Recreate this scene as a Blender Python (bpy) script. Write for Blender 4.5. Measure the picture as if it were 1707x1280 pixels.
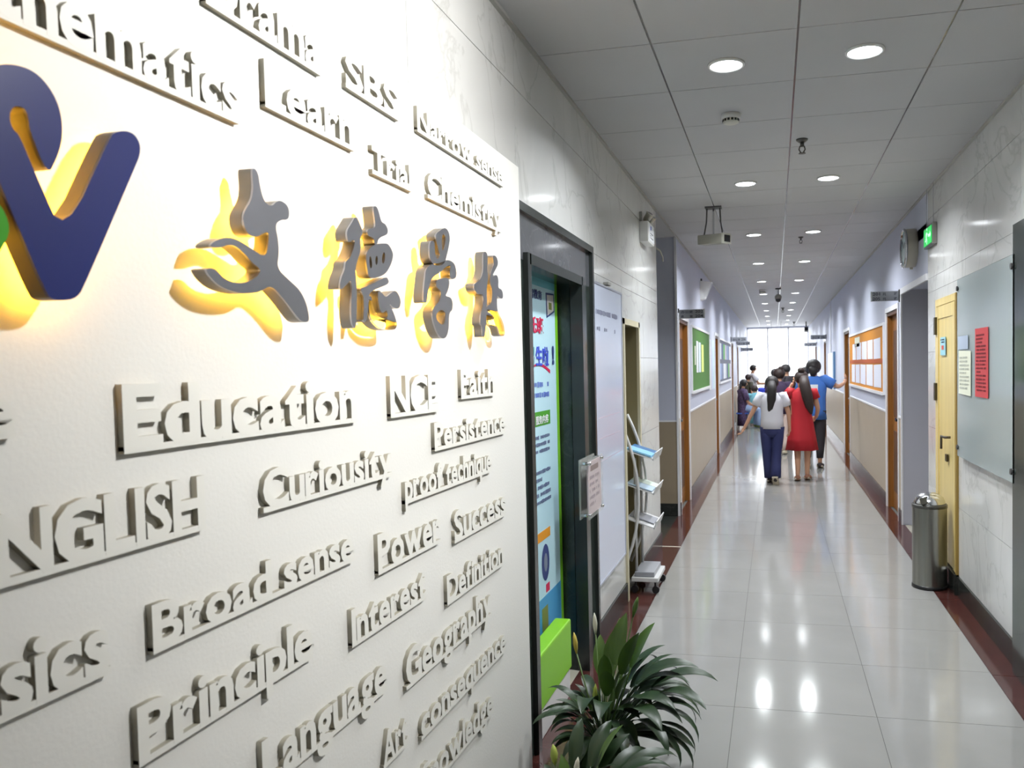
import bpy, bmesh, math, random
from mathutils import Vector, Matrix
random.seed(7)
for o in list(bpy.data.objects): bpy.data.objects.remove(o)
SC = bpy.context.scene
COL = SC.collection
PI = math.pi

# ------------------------------------------------------------------ camera, world, exposure
EYE = 1.591
cam_d = bpy.data.cameras.new('camera')
cam = bpy.data.objects.new('camera', cam_d); COL.objects.link(cam)
yaw, pitch, roll = 0.217627, -0.040303, -0.01984
fw = Vector((-math.sin(yaw)*math.cos(pitch), math.cos(yaw)*math.cos(pitch), math.sin(pitch)))
rt = Vector((math.cos(yaw), math.sin(yaw), 0)); up = rt.cross(fw)
rt, up = rt*math.cos(roll)+up*math.sin(roll), up*math.cos(roll)-rt*math.sin(roll)
M = Matrix.Identity(4)
for i in range(3):
    M[i][0], M[i][1], M[i][2] = rt[i], up[i], -fw[i]
M.translation = (0, 0, EYE)
cam.matrix_world = M
cam_d.sensor_fit = 'HORIZONTAL'; cam_d.sensor_width = 36
cam_d.lens = 1321.17*36/1707
cam_d.shift_x = -(1000.53-853.5)/1707
cam_d.shift_y = (665.735-640)/1707
cam_d.dof.use_dof = True; cam_d.dof.focus_distance = 3.5; cam_d.dof.aperture_fstop = 7.0
cam_d.clip_start = 0.05; cam_d.clip_end = 200
SC.camera = cam
SC.view_settings.view_transform = 'Standard'
SC.view_settings.look = 'None'
SC.view_settings.exposure = 0.0
SC.view_settings.gamma = 1.0
SC.view_settings.use_curve_mapping = False

W = bpy.data.worlds.new('overcast_sky'); SC.world = W; W.use_nodes = True
bg = W.node_tree.nodes['Background']
bg.inputs[0].default_value = (0.93, 0.97, 1.0, 1); bg.inputs[1].default_value = 4.0

CEIL = 2.943; XL = -1.0; XR = 1.2; END = 29.5
def light(name, kind, loc, energy, color=(1,1,1), size=.1, aim=None, **kw):
    d = bpy.data.lights.new(name, kind); d.energy = energy; d.color = color
    if kind == 'AREA': d.shape = kw.pop('shape', 'DISK'); d.size = size
    elif kind == 'SPOT': d.shadow_soft_size = size
    for k, v in kw.items(): setattr(d, k, v)
    o = bpy.data.objects.new(name, d); COL.objects.link(o); o.location = loc
    v = Vector(aim)-Vector(loc) if aim else Vector((0,0,-1))
    o.rotation_euler = v.to_track_quat('-Z', 'Y').to_euler()
    return o
# recessed downlights: two rows, one pair every 2.4 m
LAMP_X = (-0.2, 0.395); LAMP_Y = [3.67+2.4*k for k in range(0, 11)]
for k, y in enumerate(LAMP_Y):
    for x in LAMP_X:
        light('downlight_lamp', 'AREA', (x, y, CEIL-.016), 25.0, (.93,.97,1.0), .13, spread=2.5)
# ceiling spotlight that washes the signboard
light('signboard_spotlight', 'SPOT', (.85, 1.72, CEIL-.06), 330, (1,.995,.98), .05, aim=(-.94, 1.82, 2.12), spot_size=1.5, spot_blend=1.0)
# daylight portal in the far window
pt = light('window_portal', 'AREA', (.1, END+.12, 1.5), 1, (1,1,1), 2.3, aim=(.1, 0, 1.5), shape='RECTANGLE', size_y=2.4)
pt.data.cycles.is_portal = True

# ------------------------------------------------------------------ materials
def lin(c): return tuple((v/12.92 if v <= .04045 else ((v+.055)/1.055)**2.4) for v in c)
MATS = {}
def mat(name, rgb, rough=.5, metal=0, emit=None, es=0, noise=0, nscale=8, spec=.5, coat=0, alpha=1, bump=0, bscale=40, stretch=None):
    """rgb given as 0-255 sRGB"""
    if name in MATS: return MATS[name]
    m = bpy.data.materials.new(name); m.use_nodes = True; MATS[name] = m
    nt = m.node_tree; b = nt.nodes['Principled BSDF']
    c = lin([v/255 for v in rgb])
    b.inputs['Base Color'].default_value = (*c, 1)
    b.inputs['Roughness'].default_value = rough; b.inputs['Metallic'].default_value = metal
    b.inputs['Specular IOR Level'].default_value = spec; b.inputs['Coat Weight'].default_value = coat
    b.inputs['Alpha'].default_value = alpha
    if emit:
        b.inputs['Emission Color'].default_value = (*lin([v/255 for v in emit]), 1); b.inputs['Emission Strength'].default_value = es
    if noise or bump:
        tc = nt.nodes.new('ShaderNodeTexCoord'); mp = nt.nodes.new('ShaderNodeMapping')
        nt.links.new(tc.outputs['Object'], mp.inputs[0])
        if stretch: mp.inputs['Scale'].default_value = stretch
    if noise:
        n = nt.nodes.new('ShaderNodeTexNoise'); n.inputs['Scale'].default_value = nscale; n.inputs['Detail'].default_value = 6
        nt.links.new(mp.outputs[0], n.inputs['Vector'])
        r = nt.nodes.new('ShaderNodeMapRange'); r.inputs[1].default_value = .3; r.inputs[2].default_value = .7
        r.inputs[3].default_value = 1-noise; r.inputs[4].default_value = 1+noise
        nt.links.new(n.outputs['Fac'], r.inputs[0])
        mx = nt.nodes.new('ShaderNodeVectorMath'); mx.operation = 'SCALE'; mx.inputs[0].default_value = c
        nt.links.new(r.outputs[0], mx.inputs['Scale']); nt.links.new(mx.outputs[0], b.inputs['Base Color'])
    if bump:
        n2 = nt.nodes.new('ShaderNodeTexNoise'); n2.inputs['Scale'].default_value = bscale; n2.inputs['Detail'].default_value = 4
        nt.links.new(mp.outputs[0], n2.inputs['Vector'])
        bp = nt.nodes.new('ShaderNodeBump'); bp.inputs['Strength'].default_value = bump; bp.inputs['Distance'].default_value = .004
        nt.links.new(n2.outputs['Fac'], bp.inputs['Height']); nt.links.new(bp.outputs[0], b.inputs['Normal'])
    return m
def veined(name, rgb, vein, rough, scale=2.2, vamt=.5, cloud=.12):
    """polished stone: soft clouds and thin veins, in world space so slabs differ"""
    m = mat(name, rgb, rough); nt = m.node_tree; b = nt.nodes['Principled BSDF']
    g = nt.nodes.new('ShaderNodeNewGeometry')
    n = nt.nodes.new('ShaderNodeTexNoise'); n.inputs['Scale'].default_value = scale; n.inputs['Detail'].default_value = 8; n.inputs['Distortion'].default_value = .6
    nt.links.new(g.outputs['Position'], n.inputs['Vector'])
    r = nt.nodes.new('ShaderNodeMapRange'); r.inputs[1].default_value = .3; r.inputs[2].default_value = .7; r.inputs[3].default_value = 1-cloud; r.inputs[4].default_value = 1+cloud*.6
    nt.links.new(n.outputs['Fac'], r.inputs[0])
    sc = nt.nodes.new('ShaderNodeVectorMath'); sc.operation = 'SCALE'; sc.inputs[0].default_value = lin([v/255 for v in rgb]); nt.links.new(r.outputs[0], sc.inputs['Scale'])
    n2 = nt.nodes.new('ShaderNodeTexNoise'); n2.inputs['Scale'].default_value = scale*.8; n2.inputs['Detail'].default_value = 10; n2.inputs['Distortion'].default_value = 1.6
    nt.links.new(g.outputs['Position'], n2.inputs['Vector'])
    ab = nt.nodes.new('ShaderNodeMath'); ab.operation = 'SUBTRACT'; ab.inputs[1].default_value = .5; nt.links.new(n2.outputs['Fac'], ab.inputs[0])
    a2 = nt.nodes.new('ShaderNodeMath'); a2.operation = 'ABSOLUTE'; nt.links.new(ab.outputs[0], a2.inputs[0])
    r2 = nt.nodes.new('ShaderNodeMapRange'); r2.inputs[1].default_value = 0; r2.inputs[2].default_value = .016; r2.inputs[3].default_value = vamt; r2.inputs[4].default_value = 0
    nt.links.new(a2.outputs[0], r2.inputs[0])
    mx = nt.nodes.new('ShaderNodeMix'); mx.data_type = 'RGBA'; mx.inputs[7].default_value = (*lin([v/255 for v in vein]), 1)
    nt.links.new(r2.outputs[0], mx.inputs[0]); nt.links.new(sc.outputs[0], mx.inputs[6]); nt.links.new(mx.outputs[2], b.inputs['Base Color'])
    return m

MARBLE = veined('polished_marble', (212,212,209), (150,148,142), .12, 1.6, .28, .1)
GREEN_STONE = veined('dark_green_marble', (52,60,56), (72,80,74), .12, 5, .35, .35)
BASE_STONE = veined('dark_base_stone', (46,48,45), (80,80,76), .2, 5, .3, .3)
BASE_FAR = veined('plum_base_stone', (78,66,64), (100,88,86), .25, 5, .3, .2)
RED_STONE = veined('dark_red_granite', (74,42,38), (98,64,58), .12, 14, .3, .25)
TILE = mat('polished_floor_tile', (147,146,143), .1, noise=.035, nscale=3, spec=.55)
GROUT = mat('floor_grout', (82,80,76), .8)
CEIL_TILE = mat('ceiling_tile_white', (188,188,189), .6, noise=.02, nscale=2)
TBAR = mat('ceiling_grid_metal', (104,104,102), .22, .85)
PLASTER = mat('bluish_white_paint', (188,192,208), .45, noise=.02, nscale=2)
GREYPAINT = mat('grey_lilac_paint', (176,176,186), .55, noise=.02, nscale=2)
WAINSCOT = mat('beige_gloss_paint', (170,156,136), .38, noise=.03, nscale=3)
WHITE_TRIM = mat('white_trim_paint', (225,225,228), .35)
BOARD_WHITE = mat('warm_white_board', (222,221,216), .5, bump=.12, bscale=120)
LETTER_SHADE = mat('shaded_letter_side', (158,154,140), .6)  # darker copy of the letter white: side shade put into the colour
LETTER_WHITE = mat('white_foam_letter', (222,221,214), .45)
STEEL_DK = mat('grey_brushed_steel', (160,160,166), .3, .9)
RETURN_GREY = mat('grey_letter_return', (128,126,122), .4, .5)
NAVY = mat('navy_acrylic', (34,42,100), .3)
NAVY_SIDE = mat('navy_letter_return', (70,62,50), .45)
LIME_LOGO = mat('green_acrylic', (60,150,30), .3)
LED = mat('amber_led_panel', (255,200,60), .5, emit=(255,196,60), es=15)
CHROME = mat('chrome', (210,212,215), .1, 1)
STEEL = mat('brushed_stainless', (150,150,144), .28, .95, noise=.1, nscale=3, stretch=(18,18,.3))
BLACK = mat('black_plastic', (28,28,30), .4)
WHITE_PL = mat('white_plastic', (222,222,220), .4)
GREY_PL = mat('grey_plastic', (140,139,132), .5)
LENS = mat('downlight_lens', (255,255,255), .5, emit=(246,250,255), es=14)
WOOD_BROWN = mat('brown_door_veneer', (136,88,38), .35, noise=.18, nscale=3, stretch=(6,6,.6))
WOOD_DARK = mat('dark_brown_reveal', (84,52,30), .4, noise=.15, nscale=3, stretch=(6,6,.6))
PINE = mat('pale_pine_door', (214,192,128), .35, noise=.1, nscale=3, stretch=(10,10,.5))
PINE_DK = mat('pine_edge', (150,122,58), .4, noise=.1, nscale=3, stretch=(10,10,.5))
PAPER = mat('white_paper', (226,228,232), .7)
PAPER2 = mat('cream_paper', (224,226,206), .7)
INK = mat('printed_ink', (60,60,72), .7)

# ------------------------------------------------------------------ mesh and object helpers
class MB:
    def __init__(s): s.bm = bmesh.new()
    def box(s, x0, x1, y0, y1, z0, z1):
        v = [s.bm.verts.new((x, y, z)) for x in (x0, x1) for y in (y0, y1) for z in (z0, z1)]
        for f in ((0,1,3,2),(4,6,7,5),(0,4,5,1),(2,3,7,6),(0,2,6,4),(1,5,7,3)): s.bm.faces.new([v[i] for i in f])
        return s
    def obox(s, c, ax, ay, az):
        """box from centre and three half-axis vectors"""
        c, ax, ay, az = map(Vector, (c, ax, ay, az))
        v = [s.bm.verts.new(c+i*ax+j*ay+k*az) for i in (-1,1) for j in (-1,1) for k in (-1,1)]
        for f in ((0,1,3,2),(4,6,7,5),(0,4,5,1),(2,3,7,6),(0,2,6,4),(1,5,7,3)): s.bm.faces.new([v[i] for i in f])
        return s
    def ring_loft(s, rings, cap=True, closed=True):
        R = [[s.bm.verts.new(p) for p in r] for r in rings]
        n = len(R[0])
        for a, b in zip(R, R[1:]):
            for i in range(n if closed else n-1):
                j = (i+1) % n
                s.bm.faces.new((a[i], a[j], b[j], b[i]))
        if cap and closed:
            s.bm.faces.new(R[0][::-1]); s.bm.faces.new(R[-1])
        return s
    def tube(s, pts, rad, n=8, flat=1.0, cap=True):
        """sweep an ellipse along pts; rad a number or a list"""
        pts = [Vector(p) for p in pts]
        rad = rad if isinstance(rad, (list, tuple)) else [rad]*len(pts)
        rings = []; prev = None
        for i, p in enumerate(pts):
            t = (pts[min(i+1, len(pts)-1)]-pts[max(i-1, 0)]).normalized()
            if prev is None:
                a = Vector((0,0,1)) if abs(t.z) < .9 else Vector((0,1,0))
                u = t.cross(a).normalized()
            else:
                u = (prev-t*prev.dot(t)).normalized()
            prev = u; w = t.cross(u)
            rings.append([p+(u*math.cos(2*PI*k/n)+w*math.sin(2*PI*k/n)*flat)*rad[i] for k in range(n)])
        return s.ring_loft(rings, cap)
    def loft(s, secs, n=14, cap=True):
        """horizontal ellipses (cx, cy, z, rx, ry)"""
        return s.ring_loft([[Vector((cx+rx*math.cos(2*PI*k/n), cy+ry*math.sin(2*PI*k/n), z)) for k in range(n)] for cx, cy, z, rx, ry in secs], cap)
    def lathe(s, prof, c=(0,0,0), axis='z', n=24, cap=True):
        rings = []
        for r, h in prof:
            q = []
            for k in range(n):
                a, b = r*math.cos(2*PI*k/n), r*math.sin(2*PI*k/n)
                q.append(Vector(c)+(Vector((a,b,h)) if axis == 'z' else Vector((h,a,b)) if axis == 'x' else Vector((a,h,b))))
            rings.append(q)
        return s.ring_loft(rings, cap)
    def ell(s, c, rx, ry, rz, n=12, m=8):
        rings = []
        for i in range(m+1):
            t = PI*(i/m) if 0 < i < m else (.03 if i == 0 else PI-.03)
            rings.append([Vector((c[0]+rx*math.sin(t)*math.cos(2*PI*k/n), c[1]+ry*math.sin(t)*math.sin(2*PI*k/n), c[2]-rz*math.cos(t))) for k in range(n)])
        return s.ring_loft(rings)
    def quad(s, a, b, c, d):
        s.bm.faces.new([s.bm.verts.new(p) for p in (a,b,c,d)]); return s
    def mesh(s, name, m, smooth=False):
        bmesh.ops.recalc_face_normals(s.bm, faces=s.bm.faces)
        me = bpy.data.meshes.new(name); s.bm.to_mesh(me); s.bm.free()
        me.materials.append(m)
        if smooth:
            for p in me.polygons: p.use_smooth = True
        return me
    def build(s, name, m, parent=None, smooth=False, loc=None, rotz=0, **props):
        return link(name, s.mesh(name, m, smooth), parent, loc, rotz, **props)
def link(name, me, parent=None, loc=None, rotz=0, **props):
    o = bpy.data.objects.new(name, me); COL.objects.link(o)
    if parent: o.parent = parent
    if loc: o.location = loc
    if rotz: o.rotation_euler = (0, 0, rotz)
    for k, v in props.items(): o[k] = v
    return o
def smooth_by_angle(o, ang=.6):
    me = o.data
    for p in me.polygons: p.use_smooth = True
    bm = bmesh.new(); bm.from_mesh(me)
    for e in bm.edges:
        if len(e.link_faces) == 2 and e.calc_face_angle(0) > ang: e.smooth = False
    bm.to_mesh(me); bm.free()
    return o
def bevel(o, w=.004, seg=2):
    bm = bmesh.new(); bm.from_mesh(o.data)
    bmesh.ops.bevel(bm, geom=[e for e in bm.edges if len(e.link_faces) == 2 and e.calc_face_angle(0) > .5], offset=w, segments=seg, affect='EDGES', profile=.5, clamp_overlap=True)
    bm.to_mesh(o.data); bm.free()
    return o
def thing(name, label, cat, loc=(0,0,0), rotz=0, group=None):
    o = bpy.data.objects.new(name, None); COL.objects.link(o)
    o.empty_display_size = .1; o.location = loc; o.rotation_euler = (0,0,rotz)
    o['label'] = label; o['category'] = cat
    if group: o['group'] = group
    return o
def tag(o, label, cat, group=None):
    o['label'] = label; o['category'] = cat
    if group: o['group'] = group
    return o
def struct(name):
    o = bpy.data.objects.new(name, None); COL.objects.link(o); o.empty_display_size = .1; o['kind'] = 'structure'; return o
DG = bpy.context.evaluated_depsgraph_get
def curve_mesh(c):
    o = bpy.data.objects.new('tmp', c); COL.objects.link(o)
    me = bpy.data.meshes.new_from_object(o.evaluated_get(DG()))
    bpy.data.objects.remove(o); bpy.data.curves.remove(c)
    me.materials.clear()
    return me
TXT = {}
def text_mesh(s, depth=.02, bold=0.0):
    """mesh of a text of size 1 in the XY plane, front at z=+depth, back at z=0; returns (mesh, x0, x1)"""
    key = (s, round(depth, 3), bold)
    if key not in TXT:
        c = bpy.data.curves.new('t', 'FONT'); c.body = s; c.extrude = depth/2; c.offset = bold; c.resolution_u = 3
        me = curve_mesh(c); me.transform(Matrix.Translation((0, 0, depth/2)))
        xs = [v.co.x for v in me.vertices]
        TXT[key] = (me, min(xs), max(xs))
    return TXT[key]
# frames that stand text upright: on the left wall, on the right wall, facing the camera
FR = {'L': Matrix(((0,0,1,0),(1,0,0,0),(0,1,0,0),(0,0,0,1))),
      'R': Matrix(((0,0,-1,0),(-1,0,0,0),(0,1,0,0),(0,0,0,1))),
      'F': Matrix(((1,0,0,0),(0,0,-1,0),(0,1,0,0),(0,0,0,1)))}
def text(name, s, fr, loc, h, m, parent, width=None, depth=.002, bold=0.0, **props):
    """text whose glyph box is h high (cap height for Latin), fitted to width"""
    me, x0, x1 = text_mesh(s, depth/h, bold)
    ys = [v.co.y for v in me.vertices]; k = h/.72 if ord(s[0]) < 256 else h/.97
    kx = width/(x1-x0) if width else k
    me = me.copy(); me.transform(FR[fr] @ Matrix.Diagonal((kx, k, h, 1)) @ Matrix.Translation((-x0, 0, 0)))
    me.materials.append(m)
    return link(name, me, parent, loc, **props)
def dashes(name, fr, loc, w, h, rows, m, parent, dens=.85, vertical=False, seed=1, cell=None):
    """rows of small ink marks for print too small to read"""
    r = random.Random(seed); mb = MB(); rh = h/rows
    for i in range(rows):
        z = h-(i+.5)*rh; x = 0; c = cell or rh*.55; lim = w*(1 if r.random() < .7 else r.uniform(.45,.9))
        while x < lim-c:
            if r.random() < dens:
                cw = c*r.uniform(.5,.85); ch = rh*r.uniform(.18,.28)
                mb.box(x, x+cw, z-ch, z+ch, 0, .0008)
            x += c
    me = mb.mesh(name, m); me.transform(FR[fr])
    return link(name, me, parent, loc, kind='stuff')
def minus(rects, holes):
    for h in holes:
        out = []
        for (a,b,c,d) in rects:
            e,f,g,k = max(a,h[0]), min(b,h[1]), max(c,h[2]), min(d,h[3])
            if e >= f or g >= k: out.append((a,b,c,d)); continue
            if c < g: out.append((a,b,c,g))
            if k < d: out.append((a,b,k,d))
            if a < e: out.append((a,e,g,k))
            if f < b: out.append((f,b,g,k))
        rects = out
    return rects
ORD = ['nearest','second','third','fourth','fifth','sixth','seventh','eighth','ninth','tenth','eleventh','twelfth','thirteenth']
# ------------------------------------------------------------------ room shell
Y0 = -2.6
# floor: three columns of 0.63 m polished tiles between dark red granite borders
floor = struct('floor')
MB().box(-3.2, 3.0, Y0-.2, END+.2, -.12, -.004).build('floor_bed', GROUT, floor)
TS = .6315; cols = [(-.826,-.2015),(-.2015,.430),(.430,1.054)]
tme = {}
y = 3.673-10*TS
while y < END:
    for ci, (a, b) in enumerate(cols):
        if ci not in tme:
            mb = MB(); mb.box(a+.0012, b-.0012, .0012, TS-.0012, -.012, 0); tme[ci] = mb.mesh('tile', TILE)
        link('tile', tme[ci], floor, (0, y, 0))
    y += TS
edges_l = [Y0, -1.3, .1, 1.5, 2.9, 4.27, 5.6, 6.9, 8.35]+[8.35+1.5*k for k in range(1,14)]+[END]
for a, b in zip(edges_l, edges_l[1:]):
    MB().box(-1.02, -.828, a+.003, b-.003, -.012, 0).build('border_slab', RED_STONE, floor)
    MB().box(1.056, 1.22, a+.003, b-.003, -.012, 0).build('border_slab', RED_STONE, floor)
MB().box(-1.02, -.828, 6.885, 6.915, -.01, .001).build('threshold_strip', mat('pale_joint', (190,182,168), .3), floor)
MB().box(-3.1, -1.02, 6.9, 8.35, -.012, -.001).build('passage_floor', BASE_STONE, floor)
MB().box(1.22, 2.9, 6.78, 8.13, -.012, -.001).build('passage_floor', mat('passage_tile', (170,165,150), .2), floor)
MB().box(-1.6, -1.02, 3.1, 4.0, -.012, -.001).build('portal_floor', mat('passage_tile', (170,165,150), .2), floor)

# ceiling: 0.6 m lay-in tiles with a metal grid in the gaps
ceil = struct('ceiling')
MB().box(-3.2, 3.0, Y0-.2, END+.2, CEIL+.03, CEIL+.15).build('ceiling_slab', mat('ceiling_void', (60,60,60), .9), ceil)
cols = [(-1.0,-.494),(-.494,.106),(.106,.706),(.706,1.2)]
cme = {}
y = 3.3574-10*.6
while y < END:
    for ci, (a, b) in enumerate(cols):
        if ci not in cme:
            mb = MB(); mb.box(a+.0045, b-.0045, .003, .597, 0, .016); cme[ci] = mb.mesh('ceiling_tile', CEIL_TILE)
        link('ceiling_tile', cme[ci], ceil, (0, y, CEIL))
    y += .6
for x in (-.494, .106, .706):
    MB().box(x-.012, x+.012, Y0, END, CEIL+.003, CEIL+.02).build('grid_runner', TBAR, ceil)
mb = MB(); y = 3.3574-10*.6
while y < END:
    mb.box(-1.0, 1.2, y-.012, y+.012, CEIL+.004, CEIL+.02); y += .6
mb.build('cross_runner', mat('grid_grey', (112,111,108), .5), ceil, kind='stuff')
for x0, x1 in ((-1.0,-.982),(1.182,1.2)):
    MB().box(x0, x1, Y0, END, CEIL-.012, CEIL+.001).build('edge_trim', mat('edge_trim_paint', (176,174,168), .5), ceil)
# passage ceilings
MB().box(-3.1, -1.0, 6.9, 8.35, CEIL, CEIL+.02).build('passage_ceiling', CEIL_TILE, ceil)

# walls
ZS = [0, .13, .6, 1.07, 1.66, 2.13, 2.24, 2.71, CEIL]
def slab_wall(wall, side, y0, y1, ys, holes):
    xf = XL if side < 0 else XR
    ed = [y0]+[v for v in ys if y0 < v < y1]+[y1]
    for a, b in zip(ed, ed[1:]):
        for c, d in zip(ZS[1:], ZS[2:]):
            rs = minus([(a+.0012, b-.0012, c+.0012, d-.0012)], holes)
            if not rs: continue
            mb = MB()
            for r in rs:
                if side < 0: mb.box(xf-.022, xf, r[0], r[1], r[2], r[3])
                else: mb.box(xf, xf+.022, r[0], r[1], r[2], r[3])
            mb.build('marble_slab', MARBLE, wall)
def backing(wall, side, y0, y1, holes, m, t0=.02, t1=.3, name='wall_core'):
    xf = XL if side < 0 else XR; mb = MB()
    for r in minus([(y0, y1, 0, CEIL+.02)], holes):
        if side < 0: mb.box(xf-t1, xf-t0, *r)
        else: mb.box(xf+t0, xf+t1, *r)
    return mb.build(name, m, wall)
CORE = mat('wall_joint_grey', (120,116,108), .8)
wl = struct('wall_left'); wr = struct('wall_right')
HL1 = [(3.10,4.0,0,2.03),(5.25,5.85,0,1.9)]
backing(wl, -1, Y0, 6.9, HL1, CORE)
slab_wall(wl, -1, Y0, 6.9, [-1.7,-.75,.2,1.15,2.1,3.05,4.27,5.25,6.12,], HL1)
HR1 = [(2.6,3.95,0,2.1),(5.70,6.40,0,2.045),(6.78,8.13,0,2.28)]
backing(wr, 1, Y0, 6.78, HR1, CORE)
slab_wall(wr, 1, Y0, 6.78, [-1.7,-.75,.2,1.15,2.1,3.05,4.335,4.96,5.575,6.40], HR1)
# painted walls beyond
doorsL = [(8.42,9.36),(13.62,14.42),(18.75,19.6),(21.6,22.4)]
doorsR = [(8.33,9.16),(13.56,14.6),(19.6,20.4),(23.9,24.7)]
HL2 = [(a,b,0,2.1) for a,b in doorsL]; HR2 = [(a,b,0,2.12) for a,b in doorsR]
backing(wl, -1, 8.35, END, HL2, PLASTER, 0, .3, 'painted_plaster')
backing(wr, 1, 6.78, END, HR2+[(6.5,8.13,0,2.28)], PLASTER, 0, .3, 'painted_plaster')
def strip(wall, side, y0, y1, z0, z1, holes, m, name, proud):
    xf = XL if side < 0 else XR; mb = MB()
    for r in minus([(y0, y1, z0, z1)], holes):
        if side < 0: mb.box(xf, xf+proud, *r)
        else: mb.box(xf-proud, xf, *r)
    return mb.build(name, m, wall)
for side, wall, hs, ys in ((-1, wl, HL2, 8.35), (1, wr, HR2, 8.13)):
    hh = [(a-.05, b+.05, c, d) for a,b,c,d in hs]
    strip(wall, side, ys, END, .13, 1.035, hh, WAINSCOT, 'wainscot', .008)
    strip(wall, side, ys, END, 1.035, 1.055, hh, WHITE_TRIM, 'wainscot_cap', .014)
for nm, side, segs, m in (('baseboard_left', -1, [(Y0,2.95),(4.27,5.25),(5.85,6.9)], BASE_STONE), ('baseboard_right', 1, [(Y0,2.4),(4.335,5.70),(6.40,6.78)], BASE_STONE)):
    mb = MB()
    for a, b in segs:
        mb.box(*((XL-.02, XL+.012) if side < 0 else (XR-.012, XR+.02)), a, b, 0, .13)
    mb.build(nm, m)['kind'] = 'structure'
for nm, side, ys, hs in (('baseboard_far_left', -1, 8.35, doorsL), ('baseboard_far_right', 1, 8.13, doorsR)):
    mb = MB(); e = [ys]
    for a, b in hs: e += [a-.05, b+.05]
    e.append(END)
    for a, b in zip(e[::2], e[1::2]):
        if b > a: mb.box(*((XL, XL+.016) if side < 0 else (XR-.016, XR)), a, b, 0, .14)
    mb.build(nm, BASE_FAR)['kind'] = 'structure'
# side passage on the left (full height opening) and on the right (lintel at 2.28)
ps = struct('wall_passage_left')
MB().box(-3.1, -1.3, 8.35, 8.5, 0, CEIL+.02).build('passage_plaster', GREYPAINT, ps)
MB().box(-3.1, -1.0, 8.342, 8.35, .13, 1.0).build('wainscot', mat('passage_beige', (150,136,114), .4), ps)
MB().box(-3.1, -1.0, 8.338, 8.35, 1.0, 1.016).build('wainscot_cap', WHITE_TRIM, ps)
MB().box(-3.1, -1.0, 8.335, 8.35, 0, .13).build('base_strip', BASE_STONE, ps)
MB().box(-3.1, -1.3, 6.75, 6.9, 0, CEIL+.02).build('passage_plaster', GREYPAINT, ps)
MB().box(-3.2, -3.1, 6.75, 8.5, 0, CEIL+.02).build('passage_plaster', GREYPAINT, ps)
MB().box(-1.02, -.996, 8.33, 8.352, 0, CEIL).build('corner_bead', WHITE_TRIM, ps)
ps = struct('wall_passage_right')
MB().box(1.5, 2.9, 8.13, 8.3, 0, 2.6).build('passage_plaster', GREYPAINT, ps)
MB().box(1.2, 1.5, 8.122, 8.13, 0, 2.28).build('passage_reveal', GREYPAINT, ps)
MB().box(1.5, 2.9, 6.6, 6.78, 0, 2.6).build('passage_plaster', GREYPAINT, ps)
MB().box(2.8, 2.95, 6.6, 8.3, 0, 2.6).build('passage_plaster', GREYPAINT, ps)
MB().box(1.2, 2.9, 6.78, 8.13, 2.6, 2.7).build('passage_plaster', GREYPAINT, ps)
t = struct('trim_1')
MB().box(1.185, 1.205, 6.78, 8.13, 2.235, 2.29).build('lintel_strip', WHITE_TRIM, t)
MB().box(1.19, 1.205, 8.115, 8.16, 0, 2.29).build('corner_strip', WHITE_TRIM, t)
MB().box(-3.2, 3.0, Y0-.2, Y0, -.1, CEIL+.1).build('wall_back', PLASTER)['kind'] = 'structure'
# end wall with the wide overexposed window
we = struct('wall_end')
MB().box(-1.3, 1.5, END, END+.2, 0, .45).build('parapet', PLASTER, we)
MB().box(-1.3, 1.5, END, END+.2, 2.91, CEIL+.05).build('header', PLASTER, we)
wn = struct('window_1')
for x in (-1.0, -.27, .46, 1.15):
    MB().box(x, x+.05, END+.05, END+.1, .45, 2.91).build('mullion', WHITE_TRIM, wn)
MB().box(-1.0, 1.2, END+.05, END+.1, .45, .5).build('sill_rail', WHITE_TRIM, wn)
MB().box(-1.0, 1.2, END+.05, END+.1, 2.87, 2.91).build('head_rail', WHITE_TRIM, wn)
GLASS = mat('clear_pane', (255,255,255), .02)
nt = GLASS.node_tree; b = nt.nodes['Principled BSDF']; tr = nt.nodes.new('ShaderNodeBsdfTransparent'); ms = nt.nodes.new('ShaderNodeMixShader'); ms.inputs[0].default_value = .08
nt.links.new(tr.outputs[0], ms.inputs[1]); nt.links.new(b.outputs[0], ms.inputs[2]); nt.links.new(ms.outputs[0], nt.nodes['Material Output'].inputs[0])
for x in (-.95, -.22, .51):
    MB().box(x, x+.68, END+.072, END+.078, .5, 2.87).build('pane', GLASS, wn)

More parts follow.
